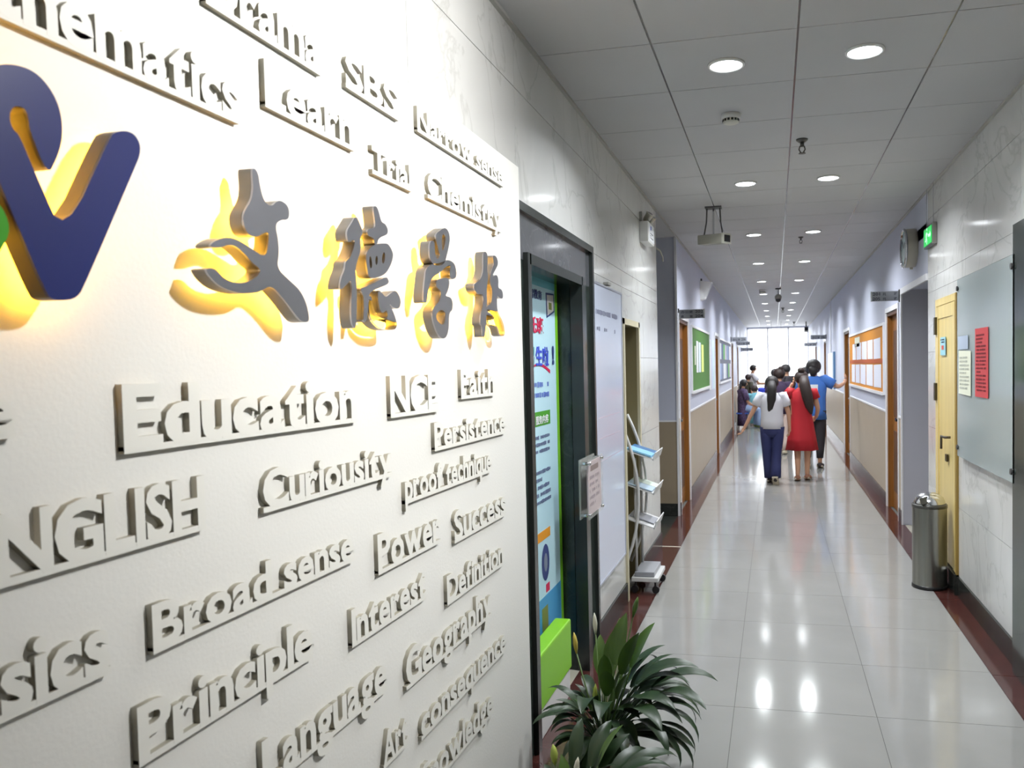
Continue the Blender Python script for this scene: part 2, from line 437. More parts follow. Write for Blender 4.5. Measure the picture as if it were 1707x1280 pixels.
# ------------------------------------------------------------------ doors
dn = [0]
def corridor_door(side, y0, y1, ztop, handle=True):
    dn[0] += 1; d = struct('door_%d' % dn[0]); s = side; xf = XL if s < 0 else XR
    def bx(name, dx0, dx1, a, b, c, e, m):      # dx measured into the wall
        x0, x1 = (xf-dx1, xf-dx0) if s < 0 else (xf+dx0, xf+dx1)
        return MB().box(x0, x1, a, b, c, e).build(name, m, d)
    bx('leaf', .05, .09, y0+.04, y1-.04, .005, ztop-.04, WOOD_BROWN)
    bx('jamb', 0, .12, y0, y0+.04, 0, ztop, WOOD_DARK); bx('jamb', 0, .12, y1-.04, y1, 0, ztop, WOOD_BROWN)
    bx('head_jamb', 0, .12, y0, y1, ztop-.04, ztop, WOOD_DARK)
    bx('casing', -.014, .002, y1, y1+.055, 0, ztop+.05, WHITE_TRIM); bx('casing', -.014, .002, y0-.05, y0, 0, ztop+.05, WHITE_TRIM)
    bx('head_casing', -.014, .002, y0, y1, ztop, ztop+.05, WHITE_TRIM)
    bx('panel', .044, .05, y0+.16, y1-.16, .2, .85, WOOD_DARK); bx('panel', .044, .05, y0+.16, y1-.16, 1.0, ztop-.2, WOOD_DARK)
    hx = xf-.05 if s < 0 else xf+.05
    hy = y0+.1
    h = MB().box(min(hx,hx-.06*s), max(hx,hx-.06*s), hy-.01, hy+.01, .99, 1.01).build('handle', CHROME, d)
    MB().box(min(hx-.06*s,hx-.045*s), max(hx-.06*s,hx-.045*s), hy-.01, hy+.12, .985, 1.015).build('lever', CHROME, h)
for a, b in doorsL: corridor_door(-1, a, b, 2.1)
for a, b in doorsR: corridor_door(1, a, b, 2.12)

# pale pine door, right
d = struct('door_%d' % (dn[0]+1)); dn[0] += 1
lf = MB().box(1.19, 1.225, 5.735, 6.355, .15, 1.99).build('leaf', PINE, d); bevel(lf, .003)
MB().box(1.182, 1.19, 5.735, 5.80, .15, 1.99).build('stile', PINE, lf); MB().box(1.182, 1.19, 6.29, 6.355, .15, 1.99).build('stile', PINE, lf)
MB().box(1.184, 1.19, 5.80, 6.29, 1.90, 1.99).build('top_rail', PINE, lf)
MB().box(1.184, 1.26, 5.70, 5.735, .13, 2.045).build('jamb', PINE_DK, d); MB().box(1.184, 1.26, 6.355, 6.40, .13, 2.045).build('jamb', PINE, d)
MB().box(1.184, 1.26, 5.735, 6.355, 1.995, 2.045).build('head_jamb', PINE, d)
MB().box(1.17, 1.26, 5.70, 6.40, 0, .14).build('plinth', BASE_STONE, d)
for z in (1.85, 1.36):
    MB().box(1.166, 1.184, 6.32, 6.375, z-.065, z+.065).build('hinge', mat('dark_bronze', (78,70,46), .4, .6), d)
h = MB().tube([(1.18,5.86,1.06),(1.14,5.86,1.06),(1.14,5.96,1.06),(1.14,5.965,.97)], .009).build('handle', mat('grey_handle', (110,104,98), .3, .8), d, smooth=True)
MB().box(1.172, 1.184, 5.945, 6.0, .88, .93).build('keyhole_plate', mat('dark_bronze', (78,70,46), .4, .6), d)
st = MB().box(1.179, 1.1835, 6.02, 6.19, 1.63, 1.76).build('door_sticker', mat('sticker_blue', (150,200,214), .5), d, label='pale blue sticker with a red dot')
MB().box(1.177, 1.179, 6.07, 6.14, 1.67, 1.70).build('sticker_print', mat('sticker_red', (200,80,60), .5), st)
dashes('sticker_lines', 'R', (1.178, 6.17, 1.715), .13, .035, 2, INK, st, seed=5)

# beige doorway behind the brochure rack
d = struct('door_%d' % (dn[0]+1)); dn[0] += 1
OLIVE = mat('olive_beige_door', (126,116,84), .5, noise=.05, nscale=2)
MB().box(-1.22, -1.18, 5.27, 5.83, 0, 1.88).build('leaf', OLIVE, d)
MB().box(-1.2, -1.0, 5.832, 5.85, 0, 1.9).build('jamb', OLIVE, d); MB().box(-1.2, -1.0, 5.25, 5.268, 0, 1.9).build('jamb', OLIVE, d)
MB().box(-1.2, -1.0, 5.27, 5.83, 1.885, 1.9).build('head_jamb', OLIVE, d)
PALE = mat('pale_beige_frame', (196,188,160), .4)
MB().box(-1.005, -.985, 5.83, 5.875, 0, 1.92).build('casing', PALE, d); MB().box(-1.005, -.985, 5.225, 5.27, 0, 1.92).build('casing', PALE, d)
MB().box(-1.005, -.985, 5.225, 5.875, 1.88, 1.92).build('head_casing', PALE, d)

# dark green marble portal, left
p = struct('trim_2')
def pb(name, x0, x1, a, b, c, e, m=GREEN_STONE):
    return MB().box(x0, x1, a, b, c, e).build(name, m, p)
pb('architrave', -1.03, -.985, 4.0, 4.235, 0, 2.03); pb('architrave', -1.03, -.985, 2.925, 3.10, 0, 2.03)
pb('header', -1.03, -.985, 2.925, 4.235, 2.03, 2.215, veined('grey_header_stone', (92,94,98), (120,120,122), .1, 4, .3, .2))
pb('outer_moulding', -1.03, -.965, 4.235, 4.27, 0, 2.25, mat('black_moulding', (50,54,52), .2)); pb('outer_moulding', -1.03, -.965, 2.905, 2.925, 0, 2.25, mat('black_moulding', (50,54,52), .2))
pb('outer_moulding', -1.03, -.965, 2.925, 4.235, 2.215, 2.25, mat('black_moulding', (50,54,52), .2))
pb('inner_moulding', -1.03, -.965, 3.984, 4.03, 0, 2.06, mat('black_moulding', (50,54,52), .2)); pb('inner_moulding', -1.03, -.965, 3.07, 3.116, 0, 2.06, mat('black_moulding', (50,54,52), .2))
pb('inner_moulding', -1.03, -.965, 3.10, 4.0, 2.016, 2.06, mat('black_moulding', (50,54,52), .2))
pb('reveal', -1.5, -1.035, 3.992, 4.05, 0, 2.022); pb('reveal', -1.5, -1.035, 3.05, 3.108, 0, 2.022); pb('soffit', -1.5, -1.035, 3.05, 4.05, 2.022, 2.08)
pb('back_panel', -1.55, -1.5, 3.05, 4.05, 0, 2.08)
# dark portal at the right edge
p = struct('trim_3')
pb('architrave', 1.165, 1.23, 3.95, 4.335, 0, 2.1); pb('architrave', 1.165, 1.23, 2.3, 2.6, 0, 2.1); pb('header', 1.165, 1.23, 2.3, 4.335, 2.1, 2.26)
pb('lift_door', 1.4, 1.44, 2.6, 3.95, 0, 2.1, mat('dull_steel_panel', (120,122,124), .3, .8)); pb('reveal', 1.23, 1.44, 3.9, 3.95, 0, 2.1); pb('reveal', 1.23, 1.44, 2.6, 2.65, 0, 2.1); pb('soffit', 1.23, 1.44, 2.65, 3.9, 2.05, 2.1)
# ------------------------------------------------------------------ signboard with raised words and lit emblem
sb = thing('signboard', 'large white wall signboard with raised English words and a backlit emblem', 'signboard', (-.94, 2.9, 0))
SBO = Vector((-.94, 2.9, 0))
bevel(MB().box(-.058, 0, -3.6, 0, .03, 2.355).build('board_panel', BOARD_WHITE, sb), .003)
LET = {}
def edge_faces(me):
    me.materials.append(LETTER_WHITE); me.materials.append(LETTER_SHADE)
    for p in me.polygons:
        if abs(p.normal.x) < .5: p.material_index = 1  # letter sides take the painted shade tone
def letter(ch, cap, sx, depth):
    k = (ch, round(cap, 3), round(sx, 3))
    if k not in LET:
        me, x0, x1 = text_mesh(ch, .2, .03)
        me = me.copy(); me.transform(FR['L'] @ Matrix.Diagonal((sx, cap/.74, depth/.2, 1)) @ Matrix.Translation((-x0, .0, 0)))
        edge_faces(me); LET[k] = me
    return LET[k]
def raised_word(word, y0, y1, zb, ztop, anchor_right=False):
    K = .929/.92; y0 *= K; y1 *= K; zb = EYE+(zb-EYE)*K; ztop = EYE+(ztop-EYE)*K
    BAR = .0105; base = zb+BAR*.75; cap = ztop-base
    wid = []
    for ch in word:
        if ch == ' ': wid.append(.27); continue
        _, a, b = text_mesh(ch, .2, .03); wid.append(b-a)
    gap = .022; nat = sum(wid)+gap*(len(word)-1)
    if anchor_right: sx = cap/.74*.98; y0 = y1-nat*sx
    else: sx = (y1-y0)/nat
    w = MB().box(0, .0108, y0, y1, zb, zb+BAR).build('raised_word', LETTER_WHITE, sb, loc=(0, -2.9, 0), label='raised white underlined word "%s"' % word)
    w.data.materials.append(LETTER_SHADE)
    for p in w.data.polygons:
        if abs(p.normal.x) < .5: p.material_index = 1  # same painted shade on the sides of the underline bar
    y = y0
    for ch, k in zip(word, wid):
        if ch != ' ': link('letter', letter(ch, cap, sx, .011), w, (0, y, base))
        y += (k+gap)*sx
for a in (('Drama',0,1.52,2.211,2.312,1), ('SBS',1.62,1.873,2.222,2.302), ('Narrow sense',1.98,2.661,2.227,2.297), ('Mathematics',0,1.251,2.033,2.128,1),
          ('Learn',1.328,1.648,2.088,2.18), ('Trial',1.728,1.938,2.058,2.127), ('Chemistry',2.034,2.63,2.063,2.143), ('Science',0,.80,1.518,1.59,1),
          ('Education',.967,1.623,1.479,1.584), ('NCE',1.782,2.07,1.477,1.584), ('Faith',2.231,2.527,1.504,1.596), ('ENGLISH',0,1.128,1.337,1.43,1),
          ('Curiousity',1.279,1.78,1.335,1.417), ('Persistence',2.032,2.622,1.368,1.45), ('proof technique',1.846,2.473,1.253,1.335), ('Broad sense',1.005,1.591,1.171,1.249),
          ('Power',1.697,2.055,1.11,1.21), ('Success',2.152,2.607,1.084,1.181), ('Physics',0,.927,1.174,1.27,1), ('Principle',.969,1.421,1.015,1.108), ('Interest',1.57,1.951,.981,1.069),
          ('Definition',2.088,2.57,.919,1.008), ('Language',0,1.72,.824,.925,1), ('Geography',1.822,2.436,.782,.885), ('Art',1.693,1.819,.643,.732), ('consequence',1.898,2.576,.617,.705), ('Knowledge',1.86,2.433,.457,.55)):
    raised_word(*a)
WEN= [(1.235, 1.952), (1.249, 1.947), (1.253, 1.926), (1.259, 1.906), (1.271, 1.894), (1.287, 1.895), (1.298, 1.904), (1.312, 1.91), (1.335, 1.905), (1.339, 1.89), (1.333, 1.878), (1.31, 1.874), (1.293, 1.862), (1.301, 1.836), (1.302, 1.811), (1.293, 1.784), (1.326, 1.767), (1.361, 1.752), (1.382, 1.73), (1.391, 1.704), (1.39, 1.69), (1.365, 1.69), (1.346, 1.702), (1.315, 1.727), (1.274, 1.752), (1.245, 1.736), (1.212, 1.73), (1.181, 1.729), (1.144, 1.734), (1.12, 1.746), (1.108, 1.758), (1.11, 1.762), (1.129, 1.764), (1.145, 1.752), (1.167, 1.746), (1.193, 1.746), (1.221, 1.754), (1.241, 1.766), (1.247, 1.776), (1.227, 1.783), (1.204, 1.798), (1.181, 1.808), (1.163, 1.807), (1.144, 1.799), (1.119, 1.796), (1.123, 1.804), (1.145, 1.815), (1.167, 1.82), (1.19, 1.819), (1.225, 1.809), (1.261, 1.798), (1.271, 1.823), (1.274, 1.848), (1.255, 1.839), (1.238, 1.831), (1.218, 1.831), (1.207, 1.842), (1.204, 1.857), (1.208, 1.87), (1.23, 1.895), (1.235, 1.919), (1.233, 1.939)]
DE= [[(1.583, 1.932), (1.599, 1.917), (1.612, 1.899), (1.597, 1.886), (1.601, 1.86), (1.573, 1.819), (1.575, 1.797), (1.577, 1.769), (1.57, 1.683), (1.552, 1.691), (1.548, 1.724), (1.556, 1.764), (1.555, 1.792), (1.538, 1.779), (1.511, 1.763), (1.506, 1.77), (1.516, 1.793), (1.53, 1.809), (1.533, 1.826), (1.553, 1.836), (1.574, 1.867), (1.574, 1.88), (1.549, 1.867), (1.542, 1.877), (1.543, 1.893), (1.563, 1.911)], [(1.66, 1.967), (1.679, 1.969), (1.69, 1.953), (1.696, 1.936), (1.72, 1.936), (1.733, 1.915), (1.68, 1.898), (1.675, 1.882), (1.661, 1.879), (1.659, 1.895), (1.632, 1.895), (1.629, 1.906), (1.642, 1.913), (1.669, 1.918), (1.665, 1.943)], [(1.636, 1.868), (1.661, 1.88), (1.721, 1.893), (1.741, 1.884), (1.754, 1.866), (1.73, 1.835), (1.703, 1.815), (1.632, 1.797), (1.622, 1.828), (1.619, 1.851)], [(1.635, 1.85), (1.645, 1.851), (1.648, 1.825), (1.636, 1.823)], [(1.665, 1.855), (1.676, 1.856), (1.672, 1.835), (1.662, 1.835)], [(1.699, 1.868), (1.712, 1.869), (1.706, 1.843), (1.692, 1.841)], [(1.587, 1.774), (1.622, 1.782), (1.703, 1.81), (1.719, 1.812), (1.728, 1.798), (1.67, 1.782), (1.633, 1.769), (1.629, 1.759), (1.617, 1.706), (1.599, 1.699), (1.605, 1.737), (1.603, 1.763)], [(1.627, 1.762), (1.641, 1.76), (1.646, 1.737), (1.66, 1.72), (1.69, 1.713), (1.714, 1.714), (1.711, 1.738), (1.691, 1.725), (1.676, 1.733), (1.668, 1.759), (1.673, 1.78), (1.691, 1.773), (1.706, 1.764), (1.726, 1.773), (1.757, 1.787), (1.78, 1.771), (1.784, 1.756), (1.771, 1.742), (1.744, 1.742), (1.728, 1.751), (1.724, 1.745), (1.737, 1.74), (1.759, 1.71), (1.757, 1.694), (1.727, 1.688), (1.676, 1.689), (1.641, 1.704), (1.627, 1.721)]]
XUE= [[(1.998, 1.957), (2.039, 1.977), (2.067, 1.986), (2.089, 1.978), (2.096, 1.957), (2.078, 1.923), (2.06, 1.893), (2.033, 1.877), (1.988, 1.872), (1.961, 1.881), (1.955, 1.9), (1.96, 1.931), (1.982, 1.938), (1.992, 1.932), (1.991, 1.905), (2.005, 1.888), (2.026, 1.904), (2.013, 1.92), (2.0, 1.943)], [(2.052, 1.969), (2.065, 1.959), (2.058, 1.936), (2.041, 1.915), (2.037, 1.936), (2.04, 1.958)], [(1.923, 1.829), (1.931, 1.857), (1.967, 1.873), (2.033, 1.885), (2.064, 1.897), (2.104, 1.899), (2.131, 1.889), (2.137, 1.855), (2.092, 1.844), (2.085, 1.865), (2.095, 1.885), (2.071, 1.882), (2.024, 1.858), (1.972, 1.84), (1.953, 1.821), (1.937, 1.79), (1.932, 1.768), (1.912, 1.767), (1.91, 1.788)], [(1.993, 1.834), (2.038, 1.844), (2.08, 1.849), (2.083, 1.83), (2.066, 1.807), (2.05, 1.796), (2.089, 1.796), (2.104, 1.782), (2.098, 1.759), (2.074, 1.752), (2.071, 1.708), (2.05, 1.68), (2.012, 1.678), (1.984, 1.698), (1.961, 1.733), (1.966, 1.757), (2.011, 1.778), (2.023, 1.797), (2.021, 1.809), (1.992, 1.816)], [(2.017, 1.757), (2.051, 1.753), (2.045, 1.728), (2.029, 1.714), (1.996, 1.723), (1.983, 1.74)]]
XIAO= [[(2.375, 1.964), (2.396, 1.953), (2.386, 1.906), (2.394, 1.886), (2.376, 1.845), (2.378, 1.806), (2.355, 1.694), (2.328, 1.693), (2.33, 1.726), (2.31, 1.732), (2.322, 1.771), (2.343, 1.793), (2.345, 1.828), (2.306, 1.82), (2.27, 1.832), (2.267, 1.852), (2.319, 1.864), (2.35, 1.895), (2.351, 1.93), (2.356, 1.955)], [(2.441, 1.961), (2.478, 1.96), (2.492, 1.937), (2.459, 1.914), (2.425, 1.887), (2.474, 1.903), (2.492, 1.885), (2.481, 1.858), (2.525, 1.857), (2.534, 1.827), (2.492, 1.826), (2.474, 1.835), (2.467, 1.806), (2.475, 1.777), (2.518, 1.753), (2.536, 1.728), (2.536, 1.702), (2.486, 1.701), (2.472, 1.729), (2.44, 1.735), (2.383, 1.734), (2.381, 1.75), (2.42, 1.748), (2.447, 1.761), (2.371, 1.776), (2.372, 1.792), (2.414, 1.8), (2.427, 1.835), (2.423, 1.853), (2.406, 1.865), (2.416, 1.902), (2.449, 1.928), (2.445, 1.945)]]
MARK= [(0.754, 1.948), (0.774, 1.961), (0.791, 1.967), (0.809, 1.969), (0.824, 1.966), (0.837, 1.957), (0.847, 1.945), (0.853, 1.93), (0.855, 1.91), (0.852, 1.888), (0.843, 1.866), (0.83, 1.844), (0.808, 1.895), (0.808, 1.906), (0.805, 1.917), (0.797, 1.92), (0.788, 1.916), (0.783, 1.907), (0.783, 1.896), (0.787, 1.888), (0.794, 1.885), (0.815, 1.839), (0.85, 1.77), (0.93, 1.921), (0.942, 1.93), (0.958, 1.936), (0.974, 1.935), (0.983, 1.923), (0.981, 1.908), (0.973, 1.892), (0.875, 1.708), (0.866, 1.697), (0.854, 1.691), (0.831, 1.689), (0.82, 1.696), (0.766, 1.822), (0.75, 1.861), (0.735, 1.882), (0.739, 1.916)]
MARKG= [(0.763, 1.802), (0.779, 1.77), (0.762, 1.74), (0.741, 1.706), (0.72, 1.688), (0.71, 1.697), (0.733, 1.748), (0.748, 1.786)]
def smooth_poly(p, it=2):
    for _ in range(it):
        q = []
        for i in range(len(p)):
            a, b = p[i], p[(i+1) % len(p)]
            q += [(a[0]*.75+b[0]*.25, a[1]*.75+b[1]*.25), (a[0]*.25+b[0]*.75, a[1]*.25+b[1]*.75)]
        p = q
    return p
def plate(polys, depth, shrink=0.0, it=2):
    """filled shape in the YZ plane, back at x=0, front at x=depth"""
    c = bpy.data.curves.new('s', 'CURVE'); c.dimensions = '2D'; c.fill_mode = 'BOTH'; c.extrude = depth/2; c.offset = -shrink
    for p in polys:
        p = smooth_poly(p, it); s = c.splines.new('POLY'); s.points.add(len(p)-1); s.use_cyclic_u = True
        for q, v in zip(s.points, p): q.co = (v[0], v[1], 0, 1)
    me = curve_mesh(c); me.transform(FR['L'] @ Matrix.Translation((0, 0, depth/2)))
    return me
def lit_shape(name, polys, face_m, side_m, label, holes=()):
    """hollow metal letter standing off the board: face, return and a LED panel on its back"""
    off = Vector((0, -2.9, 0))
    allp = polys
    me = plate(allp, .004); me.materials.append(face_m); me.transform(Matrix.Translation((.051, 0, 0)))
    f = link(name, me, sb, off, label=label)
    me = plate(allp, .024); me.materials.append(side_m); me.transform(Matrix.Translation((.0265, 0, 0)))
    link('letter_return', me, f)
    me = plate([p for i, p in enumerate(allp) if i not in holes], .002, .004); me.materials.append(LED); me.transform(Matrix.Translation((.024, 0, 0)))
    link('led_panel', me, f)
lit_shape('lit_emblem', [MARK], NAVY, NAVY_SIDE, 'navy blue emblem of a looped p joined to a V with amber glow behind')
lit_shape('lit_emblem', [MARKG], LIME_LOGO, NAVY_SIDE, 'green tip of the emblem at the left edge')
lit_shape('lit_character', [WEN], STEEL_DK, RETURN_GREY, 'grey metal brush-style character wen with amber glow')
lit_shape('lit_character', DE, STEEL_DK, RETURN_GREY, 'grey metal brush-style character de with amber glow')
lit_shape('lit_character', XUE, STEEL_DK, RETURN_GREY, 'grey metal brush-style character xue with amber glow')
lit_shape('lit_character', XIAO, STEEL_DK, RETURN_GREY, 'grey metal brush-style character xiao with amber glow')

# ------------------------------------------------------------------ ceiling fittings
for k, y in enumerate(LAMP_Y):
    for x, row in zip(LAMP_X, ('left', 'right')):
        if k == 0 and x == LAMP_X[0]:
            ring = MB().lathe([(.083,0),(.083,-.007),(.074,-.011),(.071,-.004),(.071,.0)], n=32).mesh('trim_ring', WHITE_PL, True)
            lens = MB().lathe([(.071,-.006),(.045,-.009),(.003,-.0095)], n=32, cap=True).mesh('lens', LENS, True)
        t = thing('downlight', '%s round recessed downlight from the front in the %s ceiling row' % (ORD[k], row), 'ceiling light', (x, y, CEIL), 0, 'recessed downlights in two ceiling rows')
        link('trim_ring', ring, t); link('lens', lens, t)
def smoke(loc, label, s=1):
    t = thing('smoke_detector', label, 'smoke detector', loc)
    MB().lathe([(.052*s,0),(.052*s,-.022*s),(.048*s,-.026*s)], n=28).build('base', WHITE_PL, t, True)
    g = MB().lathe([(.043*s,-.026*s),(.043*s,-.044*s),(.03*s,-.05*s)], n=28).build('sensor_head', mat('detector_cream', (205,203,192), .5), t, True)
    for k in range(14):
        a = 2*PI*k/14
        MB().obox((.0432*s*math.cos(a), .0432*s*math.sin(a), -.034*s), (.002*s*math.cos(a), .002*s*math.sin(a), 0), (-.006*s*math.sin(a), .006*s*math.cos(a), 0), (0,0,.006*s)).build('vent_slot', BLACK, g)
smoke((-.219, 4.40, CEIL), 'round white smoke detector on the ceiling beyond the nearest left downlight')
smoke((-.207, 14.78, CEIL), 'small far smoke detector on the ceiling above the girl in the white shirt', 1.25)
def sprinkler(loc, label, s=1):
    t = thing('sprinkler', label, 'sprinkler', loc); D = mat('sprinkler_metal', (96,94,90), .35, .8)
    MB().lathe([(.036*s,0),(.034*s,-.008*s),(.018*s,-.02*s)], n=20).build('escutcheon', D, t, True)
    MB().lathe([(.012*s,-.02*s),(.012*s,-.045*s)], n=12).build('body', D, t, True)
    for q in (-1,1): MB().tube([(q*.012*s,0,-.04*s),(q*.018*s,0,-.06*s),(q*.006*s,0,-.082*s)], .004*s, 6).build('frame_arm', D, t)
    MB().lathe([(.02*s,-.082*s),(.022*s,-.086*s),(.004*s,-.088*s)], n=16).build('deflector', D, t)
sprinkler((.174, 5.0, CEIL), 'dark pendent fire sprinkler beside the central ceiling seam, the nearest one')
sprinkler((.285, 8.81, CEIL), 'small far fire sprinkler between the third pair of downlights', .8)
sprinkler((.201, 19.72, CEIL), 'tiny dark sprinkler far down the corridor ceiling near the window', 1.3)
sprinkler((.62, 26.5, CEIL), 'tiny dark sprinkler at the far right of the corridor ceiling', 1.5)
# hanging box projector
t = thing('projector', 'grey box projector hung from the ceiling on three thin struts', 'projector', (-.5, 6.9, CEIL))
PG = mat('projector_beige_grey', (150,148,138), .5)
c, s_ = math.cos(.95), math.sin(.95)
body_c = Vector((.0, -.06, -.285)); ax = Vector((s_*.135, -c*.135, -.008)); ay = Vector((c*.05, s_*.05, 0)); az = Vector((0,0,.04))
bevel(MB().obox(body_c, ax, ay, az).build('housing', PG, t), .006)
hood = MB().obox(body_c+ax*1.03, ax*.06, ay*1.08, az*1.08).build('lens_frame', mat('projector_light_grey', (176,174,164), .5), t)
MB().obox(body_c+ax*1.1, ax*.03, ay*.72, az*.7).build('lens_window', BLACK, hood)
MB().obox((0,0,-.006), (.07,0,0), (0,.05,0), (0,0,.006)).build('mount_plate', mat('mount_dark_grey', (70,70,70), .5), t)
DGREY = mat('mount_dark_grey', (70,70,70), .5)
MB().tube([(0,0,-.01), (0,-.03,-.25)], .008).build('centre_rod', CHROME, t)
for px, q in ((-.055, -.75), (.055, .75)):
    MB().tube([(px,0,-.01), tuple(Vector((px*1.1,-.01,-.13))), tuple(body_c+ax*q*1.0+az)], .006).build('strut', DGREY, t)
# emergency light with two lamp heads on the left marble wall
t = thing('emergency_light', 'white twin-head emergency light on the left marble wall near the ceiling', 'emergency light', (-1.0, 6.02, 2.545))
bevel(MB().box(0, .07, 0, .30, 0, .155).build('housing', WHITE_PL, t), .006)
fp = MB().box(.07, .073, .02, .28, .012, .145).build('front_panel', PAPER, t)
MB().box(.073, .0745, .09, .13, .10, .128).build('blue_emblem', mat('emblem_blue', (60,80,190), .5), fp)
dashes('caption', 'L', (.073, .08, .03), .14, .05, 3, INK, fp, seed=3)
HEADM = mat('lamp_head_silver', (176,172,160), .35, .6)
for yy in (.09, .22):
    R_ = Vector((.62, -.25, .75)).to_track_quat('Z', 'Y').to_matrix().to_4x4()
    me = MB().lathe([(.008,-.012),(.026,.0),(.030,.05),(.034,.066),(.030,.068)], n=18).mesh('lamp_head', HEADM, True); me.transform(R_)
    o = link('lamp_head', me, t, (.035, yy, .17))
    l2 = MB().lathe([(.030,.066),(.02,.071),(.003,.073)], n=18).mesh('lens', CHROME, True); l2.transform(R_); link('lens', l2, o)
MB().box(.0, .02, .02, .035, .155, .23).build('bracket', GREY_PL, t)
# cable loop at the corner
MB().tube([(-1.0,6.895,2.62),(-.97,6.93,2.6),(-.955,6.99,2.55),(-.96,7.03,2.52)], .006, 6).build('cable', mat('cable_cream', (190,188,175), .5))
tag(bpy.data.objects['cable'], 'loose end of white cable poking out at the marble corner', 'cable')
# small switch on the passage wall
t = thing('wall_switch', 'small white wall switch on the grey wall of the left side passage', 'switch', (-1.36, 8.35, 1.33))
bevel(MB().box(-.045, .045, -.012, 0, -.04, .04).build('plate', WHITE_PL, t), .003); MB().box(-.018, .018, -.017, -.012, -.022, .022).build('rocker', PAPER, t)
# speaker on left wall
t = thing('wall_speaker', 'white wedge loudspeaker high on the left painted wall', 'speaker', (-1.0, 11.05, 2.5))
MB().ring_loft([[(0,0,0),(0,.24,0),(0,.24,.26),(0,0,.26)], [(.06,.02,.02),(.06,.22,.02),(.16,.22,.24),(.16,.02,.24)]]).build('cabinet', WHITE_PL, t)
MB().ring_loft([[(.062,.04,.035),(.062,.2,.035),(.155,.2,.225),(.155,.04,.225)], [(.066,.04,.034),(.066,.2,.034),(.159,.2,.224),(.159,.04,.224)]]).build('grille', mat('speaker_grille', (190,190,192), .7), t)
MB().box(-.0, .02, .1, .14, .26, .3).build('bracket', DGREY, t)
# hanging cctv cluster further down
t = thing('hanging_camera', 'dark dome camera hanging from the middle of the far ceiling', 'camera', (.07, 14.6, CEIL))
MB().lathe([(.05,0),(.05,-.02)], n=18).build('base', DGREY, t); MB().tube([(0,0,-.02),(0,0,-.12)], .016).build('stem', CHROME, t)
MB().lathe([(.03,-.11),(.06,-.14),(.06,-.19)], n=18).build('housing', GREY_PL, t, True); MB().ell((0,0,-.2), .05, .05, .05).build('dome', BLACK, t, True)
t = thing('hanging_camera', 'grey bullet camera on a bracket at the far right ceiling edge', 'camera', (1.0, 26.6, CEIL))
MB().tube([(0,0,0),(0,0,-.2)], .02).build('stem', GREY_PL, t); MB().obox((0,-.06,-.26), (.06,0,0), (0,.14,-.02), (0,.01,.06)).build('housing', DGREY, t); MB().lathe([(.05,-.2),(.05,-.22)], (0,0,-.26), 'y').build('lens', BLACK, t)

# exit signs
GREEN_LIT = mat('exit_green_lit', (40,190,90), .4, emit=(40,200,90), es=.8)
WHITE_LIT = mat('exit_white_lit', (220,255,230), .4, emit=(190,255,210), es=1.0)
def running_man(parent, fr, loc, s):
    mb = MB()
    def seg(a, b, r): mb.tube([(a[0]*s, a[1]*s, 0), (b[0]*s, b[1]*s, 0)], r*s, 6, .2)
    seg((.0,.18),(-.06,-.02),.05); seg((-.06,-.02),(.06,-.14),.04); seg((.06,-.14),(.02,-.3),.035); seg((-.06,-.02),(-.16,-.14),.04); seg((-.16,-.14),(-.3,-.16),.035)
    seg((.0,.16),(.12,.06),.03); seg((.12,.06),(.2,.12),.028); seg((.0,.16),(-.14,.12),.03); seg((-.14,.12),(-.18,0),.028)
    mb.ell((.05*s,.29*s,0), .06*s, .06*s, .01*s)
    me = mb.mesh('running_figure', WHITE_LIT); me.transform(FR[fr]); return link('running_figure', me, parent, loc)
t = thing('exit_sign', 'small green running-man exit sign hung on two wires beside the clock', 'exit sign', (1.167, 6.42, 2.475))
bevel(MB().box(.0, .03, 0, .34, 0, .16).build('housing', mat('exit_dark_frame', (50,54,52), .3), t), .005)
f = MB().box(-.003, .0, .015, .325, .015, .145).build('green_panel', GREEN_LIT, t)
running_man(f, 'R', (-.004, .20, .08), .19)
ar = MB(); ar.box(.0, .07, -.01, .01, 0, .001).quad((.07,-.03,.001),(.11,0,.001),(.07,.03,.001),(.07,0,.001)); me = ar.mesh('arrow', WHITE_LIT); me.transform(FR['R']); link('arrow', me, f, (-.004, .14, .08))
MB().box(.0, .03, -.02, 0, .0, .16).build('end_cap', GREY_PL, t)
for yy in (.03, .3): MB().tube([(.015,yy,.16),(.015,yy,CEIL-2.475)], .0025, 6).build('hanging_wire', CHROME, t)
t = thing('exit_sign', 'far green exit sign hanging in front of the bright end window', 'exit sign', (.05, 26.0, 2.24))
MB().box(-.22, .22, 0, .03, 0, .2).build('housing', WHITE_PL, t)
f = MB().box(-.205, .205, -.003, 0, .012, .188).build('face', mat('exit_pale_lit', (236,250,240), .4, emit=(225,250,235), es=1.2), t)
GI = mat('exit_green_ink', (30,130,60), .4, emit=(30,150,70), es=.3)
text('exit_lettering', '出口', 'F', (-.17, -.004, .075), .1, GI, f, .15); text('exit_word', 'EXIT', 'F', (.03, -.004, .06), .085, GI, f, .15)
for x in (-.15, .15): MB().tube([(x,.015,.2),(x,.015,CEIL-2.24)], .004, 6).build('hanging_rod', GREY_PL, t)

